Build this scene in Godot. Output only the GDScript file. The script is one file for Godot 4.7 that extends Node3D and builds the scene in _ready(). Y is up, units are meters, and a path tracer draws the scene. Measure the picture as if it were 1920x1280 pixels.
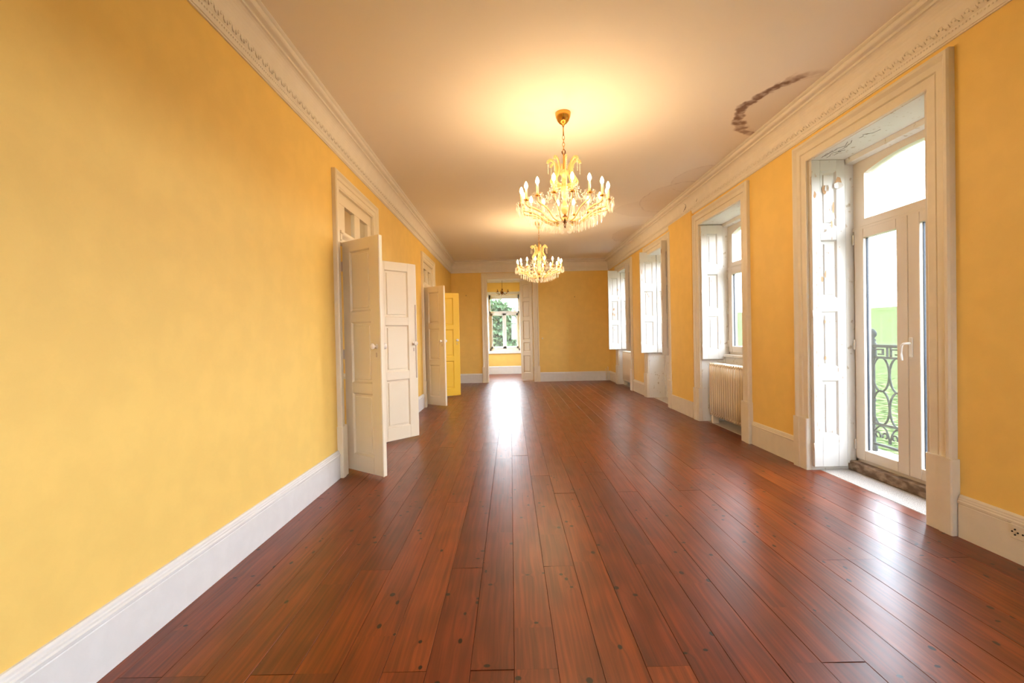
extends Node3D
# Long yellow reception room with crystal chandeliers. Depth into the room runs along -z; dz() turns depth into z.

const XL := -1.578      # face of the left wall
const XR := 2.661       # face of the right wall
const YC := 3.27        # ceiling
const ZF := 12.55       # depth of the far wall
const ZB := -2.3        # depth of the back wall, behind the camera
const XW := 3.16        # outer face of the right wall
const XS := -1.75       # back face of the left wall

var M := {}
var rng := RandomNumberGenerator.new()
var used := {}

# ---------------------------------------------------------------- helpers
func numbered(called: String) -> String:
	if not used.has(called):
		used[called] = 0
		return called
	used[called] += 1
	return "%s_%03d" % [called, used[called]]

func dz(d: float) -> float:
	return -d

func tag(o: Node, label: String, category: String, group := "", kind := "") -> void:
	o.set_meta("label", label)
	o.set_meta("category", category)
	if group != "":
		o.set_meta("group", group)
	if kind != "":
		o.set_meta("kind", kind)

func thing(called: String, label: String, category: String, at := Vector3.ZERO, group := "", kind := "") -> Node3D:
	var o := Node3D.new()
	o.name = numbered(called)
	add_child(o)
	o.position = at
	tag(o, label, category, group, kind)
	return o

func tool(smooth := false) -> SurfaceTool:
	var st := SurfaceTool.new()
	st.begin(Mesh.PRIMITIVE_TRIANGLES)
	st.set_smooth_group(0 if smooth else -1)
	return st

func done(st: SurfaceTool) -> ArrayMesh:
	st.generate_normals()
	return st.commit()

func put(called: String, mesh: Mesh, mat: Material, parent: Node, at := Vector3.ZERO) -> MeshInstance3D:
	var o := MeshInstance3D.new()
	o.name = called
	o.mesh = mesh
	o.material_override = null
	for i in mesh.get_surface_count():
		o.set_surface_override_material(i, mat)
	o.position = at
	parent.add_child(o, true)
	return o

func obj(called: String, st: SurfaceTool, mat: Material, parent: Node, at := Vector3.ZERO) -> MeshInstance3D:
	return put(called, done(st), mat, parent, at)

func solo(called: String, st: SurfaceTool, mat: Material, label: String, category: String, group := "", kind := "") -> MeshInstance3D:
	var o := put(numbered(called), done(st), mat, self)
	tag(o, label, category, group, kind)
	return o

func tri(st: SurfaceTool, a: Vector3, b: Vector3, c: Vector3) -> void:
	st.add_vertex(a)
	st.add_vertex(b)
	st.add_vertex(c)

func quad(st: SurfaceTool, a: Vector3, b: Vector3, c: Vector3, d: Vector3) -> void:
	tri(st, a, b, c)
	tri(st, a, c, d)

# quad whose front looks along n
func face(st: SurfaceTool, a: Vector3, b: Vector3, c: Vector3, d: Vector3, n: Vector3) -> void:
	if (b - a).cross(c - a).dot(n) > 0.0:
		quad(st, a, d, c, b)
	else:
		quad(st, a, b, c, d)

# box with chamfered edges, sides x0..x1 etc
func bx(st: SurfaceTool, x0: float, x1: float, y0: float, y1: float, z0: float, z1: float, c := 0.0, t := Transform3D()) -> void:
	var m := Vector3((x0 + x1) / 2, (y0 + y1) / 2, (z0 + z1) / 2)
	var h := Vector3(absf(x1 - x0) / 2, absf(y1 - y0) / 2, absf(z1 - z0) / 2)
	c = minf(c, 0.45 * minf(h.x, minf(h.y, h.z)) * 2.0)
	for ax in 3:
		var u := (ax + 1) % 3
		var v := (ax + 2) % 3
		for s in [-1.0, 1.0]:
			var q := []
			for k in [[-1.0, -1.0], [1.0, -1.0], [1.0, 1.0], [-1.0, 1.0]]:
				var p := Vector3()
				p[ax] = s * h[ax]
				p[u] = k[0] * (h[u] - c)
				p[v] = k[1] * (h[v] - c)
				q.append(t * (m + p))
			var n := Vector3()
			n[ax] = s
			face(st, q[0], q[1], q[2], q[3], t.basis * n)
	if c <= 0.0:
		return
	for ax in 3:
		var u := (ax + 1) % 3
		var v := (ax + 2) % 3
		for su in [-1.0, 1.0]:
			for sv in [-1.0, 1.0]:
				var q := []
				for k in [[-1.0, 0], [1.0, 0], [1.0, 1], [-1.0, 1]]:
					var p := Vector3()
					p[ax] = k[0] * (h[ax] - c)
					p[u] = su * (h[u] - (c if k[1] == 0 else 0.0))
					p[v] = sv * (h[v] - (0.0 if k[1] == 0 else c))
					q.append(t * (m + p))
				var n := Vector3()
				n[u] = su
				n[v] = sv
				face(st, q[0], q[1], q[2], q[3], t.basis * n)
	for sx in [-1.0, 1.0]:
		for sy in [-1.0, 1.0]:
			for sz in [-1.0, 1.0]:
				var a := t * (m + Vector3(sx * h.x, sy * (h.y - c), sz * (h.z - c)))
				var b := t * (m + Vector3(sx * (h.x - c), sy * h.y, sz * (h.z - c)))
				var d := t * (m + Vector3(sx * (h.x - c), sy * (h.y - c), sz * h.z))
				if (b - a).cross(d - a).dot(t.basis * Vector3(sx, sy, sz)) > 0.0:
					tri(st, a, d, b)
				else:
					tri(st, a, b, d)

# a moulding: profile points (p.x along u, p.y along v) run from a to b, ends mitred by ma, mb times p.x
func mould(st: SurfaceTool, prof: Array, a: Vector3, b: Vector3, u: Vector3, v: Vector3, ma := 0.0, mb := 0.0, caps := true) -> void:
	var dir := (b - a).normalized()
	var lo := []
	var hi := []
	var mid := Vector2()
	for p in prof:
		lo.append(a + u * p.x + v * p.y + dir * (ma * p.x))
		hi.append(b + u * p.x + v * p.y + dir * (mb * p.x))
		mid += p
	mid /= prof.size()
	var closed := prof.size()
	for i in closed:
		var j := (i + 1) % closed
		var e: Vector2 = prof[j] - prof[i]
		var n := Vector2(e.y, -e.x)
		if area(prof) < 0.0:
			n = -n
		face(st, lo[i], lo[j], hi[j], hi[i], u * n.x + v * n.y)
	if caps:
		var poly := PackedVector2Array(prof)
		var ids := Geometry2D.triangulate_polygon(poly)
		for i in range(0, ids.size(), 3):
			tri(st, lo[ids[i]], lo[ids[i + 1]], lo[ids[i + 2]])
			tri(st, hi[ids[i]], hi[ids[i + 2]], hi[ids[i + 1]])

func area(prof: Array) -> float:
	var s := 0.0
	for i in prof.size():
		var p: Vector2 = prof[i]
		var q: Vector2 = prof[(i + 1) % prof.size()]
		s += p.x * q.y - q.x * p.y
	return s

# turned shape: points (radius, height) round the y axis
func lathe(st: SurfaceTool, prof: Array, n: int, at := Vector3.ZERO, t := Basis()) -> void:
	for i in n:
		var a0 := TAU * i / n
		var a1 := TAU * (i + 1) / n
		var d0 := Vector3(cos(a0), 0, sin(a0))
		var d1 := Vector3(cos(a1), 0, sin(a1))
		for k in prof.size() - 1:
			var p: Vector2 = prof[k]
			var q: Vector2 = prof[k + 1]
			var A := at + t * (d0 * p.x + Vector3.UP * p.y)
			var B := at + t * (d1 * p.x + Vector3.UP * p.y)
			var C := at + t * (d1 * q.x + Vector3.UP * q.y)
			var D := at + t * (d0 * q.x + Vector3.UP * q.y)
			if p.x > 1e-5:
				tri(st, A, B, C)
			if q.x > 1e-5:
				tri(st, A, C, D)

# tube along points, radii rx (sideways) and ry
func tube(st: SurfaceTool, pts: Array, r: float, n := 6, r2 := -1.0, up := Vector3.UP, closed := false) -> void:
	var rings := []
	var m := pts.size()
	for i in m:
		var p: Vector3 = pts[i]
		var d: Vector3
		if closed:
			d = (pts[(i + 1) % m] - pts[(i - 1 + m) % m]).normalized()
		else:
			d = (pts[mini(i + 1, m - 1)] - pts[maxi(i - 1, 0)]).normalized()
		var s := d.cross(up)
		if s.length() < 0.01:
			s = d.cross(Vector3(0.3, 0.1, 1))
		s = s.normalized()
		var w := s.cross(d).normalized()
		var ring := []
		for k in n:
			var a := TAU * k / n
			ring.append(p + s * cos(a) * r + w * sin(a) * (r if r2 < 0.0 else r2))
		rings.append(ring)
	for i in (m if closed else m - 1):
		var A: Array = rings[i]
		var B: Array = rings[(i + 1) % m]
		for k in n:
			quad(st, A[k], A[(k + 1) % n], B[(k + 1) % n], B[k])
	if not closed:
		for k in range(1, n - 1):
			tri(st, rings[0][0], rings[0][k + 1], rings[0][k])
			tri(st, rings[m - 1][0], rings[m - 1][k], rings[m - 1][k + 1])

func curve(points: Array, steps: int) -> Array:
	var c := Curve3D.new()
	var n := points.size()
	for i in n:
		var t: Vector3 = (points[mini(i + 1, n - 1)] - points[maxi(i - 1, 0)]) / 6.0
		c.add_point(points[i], -t, t)
	var out := []
	for i in steps + 1:
		out.append(c.sample(mini(int(float(i) / steps * (n - 1)), n - 2), float(i) / steps * (n - 1) - mini(int(float(i) / steps * (n - 1)), n - 2)))
	return out

# pointed crystal, eight faces
func crystal(st: SurfaceTool, top: Vector3, w: float, h: float, turn := 0.0) -> void:
	var mid := top + Vector3.DOWN * h * 0.62
	var end := top + Vector3.DOWN * h
	for k in 5:
		var a0 := turn + TAU * k / 5
		var a1 := turn + TAU * (k + 1) / 5
		var p := mid + Vector3(cos(a0), 0, sin(a0)) * w
		var q := mid + Vector3(cos(a1), 0, sin(a1)) * w
		tri(st, top, p, q)
		tri(st, end, q, p)

# ---------------------------------------------------------------- materials
func mat(called: String, c: Color, rough := 0.6, metal := 0.0) -> StandardMaterial3D:
	var m := StandardMaterial3D.new()
	m.resource_name = called
	m.albedo_color = c
	m.roughness = rough
	m.metallic = metal
	m.cull_mode = BaseMaterial3D.CULL_DISABLED
	M[called] = m
	return m

func noise_tex(freq: float, lo: Color, hi: Color, size := 512, octaves := 4, seed_ := 1, p0 := 0.3, p1 := 0.7) -> NoiseTexture2D:
	var n := FastNoiseLite.new()
	n.seed = seed_
	n.noise_type = FastNoiseLite.TYPE_SIMPLEX_SMOOTH
	n.frequency = freq
	n.fractal_octaves = octaves
	var t := NoiseTexture2D.new()
	t.width = size
	t.height = size
	t.seamless = true
	t.noise = n
	var g := Gradient.new()
	g.set_color(0, lo)
	g.set_offset(0, p0)
	g.set_color(1, hi)
	g.set_offset(1, p1)
	t.color_ramp = g
	return t

func grain(m: StandardMaterial3D, t: Texture2D, per_metre: Vector3) -> void:
	m.albedo_texture = t
	m.uv1_triplanar = true
	m.uv1_world_triplanar = true
	m.uv1_scale = per_metre

func relief(m: StandardMaterial3D, t: Texture2D, cm: float) -> void:
	m.heightmap_enabled = true
	m.heightmap_texture = t
	m.heightmap_scale = cm

func wood_image(seed_: int) -> ImageTexture:
	var w := 512
	var h := 2048
	var fine := FastNoiseLite.new()
	fine.seed = seed_
	fine.frequency = 1.0
	fine.fractal_octaves = 2
	var slow := FastNoiseLite.new()
	slow.seed = seed_ + 7
	slow.frequency = 1.0
	slow.fractal_octaves = 2
	var r := RandomNumberGenerator.new()
	r.seed = seed_ * 31
	var knots := []
	for k in 26:
		knots.append([r.randf() * w, r.randf() * h, r.randf_range(3.5, 10.0), r.randf_range(5.0, 13.0)])
	var col := PackedByteArray()
	col.resize(w * h * 3)
	var near := []
	for y in h:
		if y % 32 == 0:
			near = []
			for k in knots:
				if absf(k[1] - y - 16) < 90:
					near.append(k)
		for x in w:
			var bend := slow.get_noise_2d(x * 0.012, y * 0.0016) * 9.0
			var dark := 0.0
			for k in near:
				var dx: float = (x - k[0]) / k[2]
				var dy: float = (y - k[1]) / k[3]
				var q := dx * dx + dy * dy
				if q < 30.0:
					bend += 8.0 * dx * exp(-q * 0.16)
					dark = maxf(dark, 1.0 - smoothstep(0.6, 1.5, q))
			var line := fine.get_noise_2d((x + bend) * 0.055, y * 0.0014) + 0.5 * fine.get_noise_2d((x + bend) * 0.30 + 40.0, y * 0.004)
			var band := sin((x + bend * 1.6) * 0.21 + 3.0 * slow.get_noise_2d(x * 0.004, y * 0.0008)) * 0.5 + 0.5
			var blot := slow.get_noise_2d(x * 0.006 + 50.0, y * 0.003)
			var v := clampf(0.84 + 0.15 * line + 0.04 * (band - 0.5) + 0.10 * blot, 0.3, 1.0)
			var c := Color(v, v * (0.93 + 0.07 * v), v * (0.86 + 0.14 * v))
			c = c.lerp(Color(0.13, 0.10, 0.09), dark * 0.9)
			var i := (y * w + x) * 3
			col[i] = int(c.r * 255)
			col[i + 1] = int(c.g * 255)
			col[i + 2] = int(c.b * 255)
	return ImageTexture.create_from_image(Image.create_from_data(w, h, false, Image.FORMAT_RGB8, col))

# ceiling plaster, u over the room's width, v over its depth: water stains near the window side
func ceiling_image() -> ImageTexture:
	var w := 640
	var h := 2048
	var im := Image.create(w, h, false, Image.FORMAT_RGB8)
	var base := Color(0.95, 0.915, 0.87)
	im.fill(base)
	var n := FastNoiseLite.new()
	n.seed = 4
	n.frequency = 1.0
	n.fractal_octaves = 3
	var rings := [[2.66, 4.22, 0.50, 0.60, 0.085, 0.72], [2.62, 4.22, 0.42, 0.52, 0.04, 0.10], [2.45, 7.05, 0.42, 0.75, 0.02, 0.14], [2.35, 7.6, 0.6, 0.5, 0.016, 0.10], [2.5, 6.2, 0.3, 0.5, 0.02, 0.10], [0.2, 12.2, 0.45, 0.3, 0.03, 0.10], [2.55, 9.5, 0.4, 0.8, 0.02, 0.10]]
	for y in h:
		var d := ZB + (ZF - ZB) * (y + 0.5) / h
		for x in w:
			var px := XL + (XR - XL) * (x + 0.5) / w
			var c := base
			var a := 0.0
			for k in rings:
				if absf(d - k[1]) > k[3] * 1.4 or absf(px - k[0]) > k[2] * 1.4:
					continue
				var wob: float = n.get_noise_2d(px * 2.0, d * 2.0) * 0.08
				var q: float = sqrt(pow((px - k[0]) / k[2], 2) + pow((d - k[1]) / k[3], 2)) + wob
				var wide: float = k[4] / k[2] * (0.55 + 0.9 * absf(n.get_noise_2d(px * 5.0 + 9.0, d * 5.0)))
				var e: float = (1.0 - smoothstep(wide * 0.35, wide * 0.8, absf(q - 1.0))) * k[5]
				if k[5] > 0.5:
					e *= smoothstep(3.62, 3.85, d) * (1.0 - 0.35 * smoothstep(4.4, 4.8, d))
				a = maxf(a, e * clampf(0.75 + 0.8 * n.get_noise_2d(px * 9.0, d * 9.0), 0.45, 1.0))
				if q < 1.0 and k[5] < 0.5:
					a = maxf(a, 0.04)
			if a > 0.0:
				im.set_pixel(x, y, base.lerp(Color(0.36, 0.22, 0.16), a))
	return ImageTexture.create_from_image(im)

func make_materials() -> void:
	var soft := noise_tex(0.01, Color(0.985, 0.985, 0.985), Color(1, 1, 1), 512, 4, 3)
	var m := mat("yellow_paint", Color(0.955, 0.805, 0.445), 0.55)
	grain(m, soft, Vector3(0.7, 0.7, 0.7))
	m = mat("white_paint", Color(0.89, 0.885, 0.88), 0.42)
	grain(m, soft, Vector3(1.3, 1.3, 1.3))
	m = mat("casing_paint", Color(0.90, 0.865, 0.80), 0.42)
	grain(m, soft, Vector3(1.3, 1.3, 1.3))
	m = mat("plaster_white", Color(0.92, 0.89, 0.85), 0.7)
	grain(m, soft, Vector3(1.0, 1.0, 1.0))
	m = mat("ornament_plaster", Color(0.92, 0.89, 0.85), 0.7)
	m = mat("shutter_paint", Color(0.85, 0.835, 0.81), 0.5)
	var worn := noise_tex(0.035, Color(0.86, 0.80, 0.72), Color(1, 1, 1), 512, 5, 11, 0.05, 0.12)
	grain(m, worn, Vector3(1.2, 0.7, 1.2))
	m = mat("old_plaster", Color(0.88, 0.865, 0.835), 0.75)
	grain(m, noise_tex(0.02, Color(0.84, 0.79, 0.72), Color(1, 1, 1), 512, 5, 12, 0.08, 0.22), Vector3(1.1, 0.8, 1.1))
	m = mat("ceiling_plaster", Color(1, 1, 1), 0.8)
	m.albedo_texture = ceiling_image()
	m.texture_repeat = false
	m = mat("door_paint", Color(0.925, 0.875, 0.78), 0.38)
	m = mat("yellow_door_paint", Color(0.95, 0.78, 0.24), 0.4)
	m = mat("upvc", Color(0.86, 0.82, 0.76), 0.35)
	m = mat("seal", Color(0.10, 0.12, 0.16), 0.6)
	m = mat("pane_glass", Color(1, 1, 1, 0.03), 0.0)
	m.transparency = BaseMaterial3D.TRANSPARENCY_ALPHA
	m = mat("granite", Color(0.80, 0.77, 0.74), 0.6)
	grain(m, noise_tex(0.12, Color(0.55, 0.52, 0.50), Color(1, 1, 1), 512, 3, 21, 0.25, 0.55), Vector3(2.4, 2.4, 2.4))
	m = mat("stained_stone", Color(0.62, 0.54, 0.46), 0.75)
	grain(m, noise_tex(0.03, Color(0.66, 0.60, 0.55), Color(1, 1, 1), 512, 4, 22, 0.25, 0.75), Vector3(0.5, 1.0, 0.5))
	m = mat("radiator_paint", Color(0.91, 0.85, 0.75), 0.35)
	m = mat("brass", Color(0.86, 0.64, 0.30), 0.22, 1.0)
	m = mat("dark_brass", Color(0.45, 0.25, 0.10), 0.35, 0.8)
	m = mat("gilt_glass", Color(0.90, 0.78, 0.55), 0.2, 0.35)
	m = mat("candle_tube", Color(0.93, 0.76, 0.45), 0.4)
	m = mat("crystal", Color(1.0, 0.98, 0.95, 0.28), 0.03)
	m.transparency = BaseMaterial3D.TRANSPARENCY_ALPHA
	m.metallic_specular = 0.7
	m = mat("bulb", Color(1, 0.95, 0.85), 0.3)
	m.emission_enabled = true
	m.emission = Color(1.0, 0.86, 0.62)
	m.emission_energy_multiplier = 7.0
	m = mat("porcelain", Color(0.95, 0.92, 0.88), 0.15)
	m = mat("hinge_paint", Color(0.78, 0.70, 0.62), 0.45)
	m = mat("iron", Color(0.085, 0.11, 0.11), 0.7, 0.0)
	m.metallic_specular = 0.25
	m = mat("bare_wood", Color(0.76, 0.60, 0.44), 0.8)
	m = mat("crack", Color(0.35, 0.30, 0.26), 0.9)
	m = mat("handle_white", Color(0.92, 0.91, 0.89), 0.25)
	m = mat("grass", Color(0.30, 0.315, 0.205), 0.95)
	m.specular_mode = BaseMaterial3D.SPECULAR_DISABLED
	grain(m, noise_tex(0.05, Color(0.40, 0.52, 0.34), Color(1, 1, 1), 512, 5, 31), Vector3(0.06, 0.06, 0.06))
	m = mat("leaf", Color(0.25, 0.31, 0.22), 0.7)
	m.specular_mode = BaseMaterial3D.SPECULAR_DISABLED
	m.backlight_enabled = true
	m.backlight = Color(0.12, 0.17, 0.08)
	m = mat("bark", Color(0.32, 0.26, 0.20), 0.9)
	m.specular_mode = BaseMaterial3D.SPECULAR_DISABLED
	m = mat("facade", Color(0.82, 0.80, 0.76), 0.85)
	m = mat("side_floor", Color(0.52, 0.225, 0.085), 0.36)
	m = mat("gap_dark", Color(0.10, 0.06, 0.04), 0.9)
	m = mat("hole", Color(0.12, 0.09, 0.07), 0.9)
	var scuff := noise_tex(0.012, Color(0.86, 0.86, 0.86), Color(1, 1, 1), 512, 3, 41, 0.2, 0.8)
	var woods := [wood_image(3), wood_image(8)]
	var tints := [Color(0.52, 0.225, 0.080), Color(0.485, 0.20, 0.072), Color(0.55, 0.245, 0.085), Color(0.505, 0.212, 0.075), Color(0.455, 0.19, 0.072), Color(0.535, 0.235, 0.075), Color(0.495, 0.207, 0.07), Color(0.57, 0.262, 0.095)]
	for i in tints.size():
		m = mat("plank_%d" % i, tints[i], 0.36)
		m.albedo_texture = woods[i % 2]
		m.roughness_texture = scuff
		m.uv1_scale = Vector3(1.0 / 0.62, 1.0 / 2.5, 1)
		m.metallic_specular = 0.35
		m.clearcoat_enabled = true
		m.clearcoat = 0.32
		m.clearcoat_roughness = 0.30
	M["side_floor"].albedo_texture = woods[0]
	M["side_floor"].uv1_triplanar = true
	M["side_floor"].uv1_world_triplanar = true
	M["side_floor"].uv1_scale = Vector3(1.6, 0.4, 0.4)

# ---------------------------------------------------------------- camera, sky, light
func set_view() -> void:
	var cam := Camera3D.new()
	cam.name = "camera"
	cam.fov = rad_to_deg(2.0 * atan(640.0 / 875.0))
	cam.position = Vector3(0, 1.25, 0)
	cam.rotation = Vector3(-0.01248, -0.0026, -0.0203)
	cam.near = 0.05
	cam.far = 2000.0
	add_child(cam)
	cam.current = true
	var sky := ProceduralSkyMaterial.new()
	sky.sky_top_color = Color(0.87, 0.935, 1.0)
	sky.sky_horizon_color = Color(0.95, 0.975, 1.0)
	sky.ground_horizon_color = Color(0.80, 0.82, 0.80)
	sky.ground_bottom_color = Color(0.45, 0.48, 0.40)
	sky.sun_angle_max = 0.0
	var e := Environment.new()
	e.background_mode = Environment.BG_SKY
	e.sky = Sky.new()
	e.sky.sky_material = sky
	e.background_energy_multiplier = 6.5
	e.tonemap_mode = Environment.TONE_MAPPER_LINEAR
	e.tonemap_exposure = 4.05
	e.sdfgi_enabled = true
	e.ssao_enabled = true
	e.ssil_enabled = true
	var w := WorldEnvironment.new()
	w.name = "surroundings"
	w.environment = e
	add_child(w)

# ---------------------------------------------------------------- room shell
const WINS := [-1.28, 1.12, 3.545, 5.92, 8.41, 10.885, 14.05]   # depths of the window centres; the last is an added window
const BX := 0.55   # centre of the window added in the wall behind the camera
const HALF := 0.60
const HEAD := 2.74

func room() -> void:
	# right wall, pierced by six openings
	var st := tool()
	var at := ZB - 0.2
	for k in WINS.size():
		var c: float = WINS[k]
		bx(st, XR, XW, -0.2, YC, dz(at), dz(c - HALF))
		bx(st, XR, XW, HEAD, YC, dz(c - HALF), dz(c + HALF))
		at = c + HALF
	bx(st, XR, XW, -0.2, YC, dz(at), dz(15.6))
	solo("wall_right", st, M.yellow_paint, "deep yellow painted wall with the row of tall windows", "wall", "", "structure")
	# the shallow pier between the second and third window
	st = tool()
	bx(st, XR - 0.032, XR + 0.01, 0.0, 3.0, dz(6.735), dz(7.70), 0.003)
	solo("wall_pier", st, M.yellow_paint, "shallow yellow pier between the radiator window and the window with open shutters", "wall", "", "structure")
	# left wall with two doorways
	st = tool()
	at = ZB - 0.2
	for c in [4.88, 9.01]:
		bx(st, XS, XL, -0.2, YC, dz(at), dz(c - 0.56))
		bx(st, XS, XL, 2.70, YC, dz(c - 0.56), dz(c + 0.56))
		at = c + 0.56
	bx(st, XS, XL, -0.2, YC, dz(at), dz(ZF + 0.3))
	solo("wall_left", st, M.yellow_paint, "long pale yellow wall with two pairs of open panelled doors", "wall", "", "structure")
	# far wall with the doorway to the next room
	st = tool()
	bx(st, XL, -0.62, -0.2, YC, dz(ZF), dz(ZF + 0.3))
	bx(st, 0.615, XR, -0.2, YC, dz(ZF), dz(ZF + 0.3))
	bx(st, -0.62, 0.615, 2.79, YC, dz(ZF), dz(ZF + 0.3))
	solo("wall_far", st, M.yellow_paint, "yellow end wall with an open doorway into a further room", "wall", "", "structure")
	st = tool()
	bx(st, XL - 0.02, BX - 0.55, -0.2, YC, dz(ZB), dz(ZB - 0.2))
	bx(st, BX + 0.55, XR + 0.02, -0.2, YC, dz(ZB), dz(ZB - 0.2))
	bx(st, BX - 0.55, BX + 0.55, -0.2, 0.9, dz(ZB), dz(ZB - 0.2))
	bx(st, BX - 0.55, BX + 0.55, HEAD, YC, dz(ZB), dz(ZB - 0.2))
	solo("wall_back", st, M.yellow_paint, "yellow wall closing the room opposite the end wall", "wall", "", "structure")
	# ceiling slab, its plaster face mapped over the room
	st = tool()
	var c4 := [Vector3(XL, YC, dz(ZB)), Vector3(XR, YC, dz(ZB)), Vector3(XR, YC, dz(ZF)), Vector3(XL, YC, dz(ZF))]
	var uv := [Vector2(0, 0), Vector2(1, 0), Vector2(1, 1), Vector2(0, 1)]
	for i in [0, 1, 2, 0, 2, 3]:
		st.set_uv(uv[i])
		st.add_vertex(c4[i])
	st.set_uv(Vector2(0.02, 0.02))
	bx(st, XS - 2.6, XW, YC + 0.004, YC + 0.25, dz(ZB - 0.2), dz(ZF + 0.3))
	solo("ceiling", st, M.ceiling_plaster, "cream plaster ceiling with a brown water stain ring near the windows", "ceiling", "", "structure")
	make_floor()
	cornices()
	skirtings()

func plank_mesh(w: float, l: float, uo: Vector2, warp: float) -> ArrayMesh:
	var st := tool()
	var c := 0.0012
	var t := 0.02
	# top face in four strips along the length, slightly cupped, then chamfers and sides
	var xs := [-w / 2, -w / 2 + c, -w / 6, w / 6, w / 2 - c, w / 2]
	var ys := [-c * 1.3, 0.0, warp * 0.6, warp, 0.0 + warp * 0.4, -c * 1.3]
	for i in 5:
		var q := [Vector3(xs[i], ys[i], 0), Vector3(xs[i + 1], ys[i + 1], 0), Vector3(xs[i + 1], ys[i + 1], -l), Vector3(xs[i], ys[i], -l)]
		for k in [0, 2, 1, 0, 3, 2]:
			var p: Vector3 = q[k]
			st.set_uv(Vector2(p.x + uo.x, -p.z + uo.y))
			st.add_vertex(p)
	for z in [0.0, -l]:
		var q := [Vector3(-w / 2, -t, z), Vector3(w / 2, -t, z), Vector3(w / 2, -c, z), Vector3(-w / 2, -c, z)]
		for k in [0, 1, 2, 0, 2, 3]:
			st.set_uv(Vector2(q[k].x + uo.x, uo.y))
			st.add_vertex(q[k])
	return done(st)

func make_floor() -> void:
	var f := Node3D.new()
	f.name = numbered("floor")
	add_child(f)
	tag(f, "glossy red-brown floor of wide pine boards with dark knots", "floor", "", "structure")
	var st := tool()
	bx(st, XS - 2.6, XW, -0.2, -0.012, dz(ZB - 0.2), dz(15.6))
	obj("subfloor", st, M.gap_dark, f)
	var w := 0.165
	var first := -10
	rng.seed = 77
	for k in range(first, 17):
		var x0 := -0.012 + w * k
		var x1 := x0 + w
		if k == first:
			x0 = XL
		if k == 16:
			x1 = 2.735
		var cuts := [ZB]
		if k == -1:
			cuts.append_array([1.735, 3.67, 4.75, 5.35, 6.2, 6.75, 7.6, 8.05, 8.5, 8.95, 9.6, 10.1, 10.9, 11.6])
		else:
			var z := ZB + rng.randf_range(0.8, 3.2)
			var rows := [1.735, 2.51, 3.67]
			while z < ZF - 0.4:
				if z < 4.6:
					z = rows[(k + 20 + (0 if z < 2.0 else 1)) % 3] if z > 1.2 else z
					if z <= cuts[-1] + 0.4:
						z = cuts[-1] + rng.randf_range(1.5, 2.4)
				cuts.append(z)
				z += rng.randf_range(1.4, 3.6)
		cuts.append(ZF + 0.15)
		for i in cuts.size() - 1:
			var l: float = cuts[i + 1] - cuts[i] - 0.0008
			var wid := x1 - x0 - rng.randf_range(0.0004, 0.0014)
			var mesh := plank_mesh(wid, l, Vector2(rng.randf() * 5.0, rng.randf() * 9.0), rng.randf_range(-0.0006, 0.0008))
			var p := put("plank", mesh, M["plank_%d" % rng.randi_range(0, 7)], f, Vector3((x0 + x1) / 2, rng.randf_range(-0.0012, 0.0), dz(cuts[i])))
			p.rotation.z = rng.randf_range(-0.0035, 0.0035)
			p.rotation.x = rng.randf_range(-0.0004, 0.0004)

func cornice_profile() -> Array:
	# (projection from the wall, height)
	var pts := [Vector2(-0.005, 2.950), Vector2(0.010, 2.950), Vector2(0.012, 2.958), Vector2(0.018, 2.960), Vector2(0.020, 2.982), Vector2(0.020, 2.985), Vector2(0.024, 3.002), Vector2(0.024, 3.006), Vector2(0.027, 3.010), Vector2(0.036, 3.028), Vector2(0.040, 3.052), Vector2(0.040, 3.062), Vector2(0.034, 3.066)]
	for i in 8:
		var a := i / 7.0 * PI / 2
		pts.append(Vector2(0.034 + 0.055 * (1.0 - cos(a)), 3.070 + 0.115 * sin(a)))
	pts.append_array([Vector2(0.086, 3.205), Vector2(0.093, 3.207)])
	for i in 6:
		var a := -PI / 2 + i / 5.0 * PI * 0.75
		pts.append(Vector2(0.106 + 0.021 * cos(a), 3.230 + 0.021 * sin(a)))
	pts.append_array([Vector2(0.110, 3.254), Vector2(0.122, 3.257), Vector2(0.132, 3.264), Vector2(0.134, YC + 0.003), Vector2(-0.005, YC + 0.003)])
	return pts

func leaf_ornament() -> ArrayMesh:
	# a small acanthus curl: two scrolled ridges on a swelling, its back at x = 0, spreading along z
	var st := tool(true)
	var a := []
	var b := []
	for i in 9:
		var t := i / 8.0
		var ang := -0.5 + t * 4.6
		var r := 0.021 * (1.0 - 0.72 * t)
		a.append(Vector3(0.005 + 0.002 * t, 0.002 + r * sin(ang), 0.008 - r * cos(ang)))
	for i in 6:
		var t := i / 5.0
		b.append(Vector3(0.004, -0.022 + 0.040 * t, -0.030 + 0.018 * sin(t * 2.6)))
	tube(st, a, 0.0042, 5)
	tube(st, b, 0.0036, 5)
	tube(st, [Vector3(0.003, -0.020, 0.028), Vector3(0.006, -0.004, 0.034), Vector3(0.003, 0.016, 0.038)], 0.0034, 5)
	return done(st)

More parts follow.
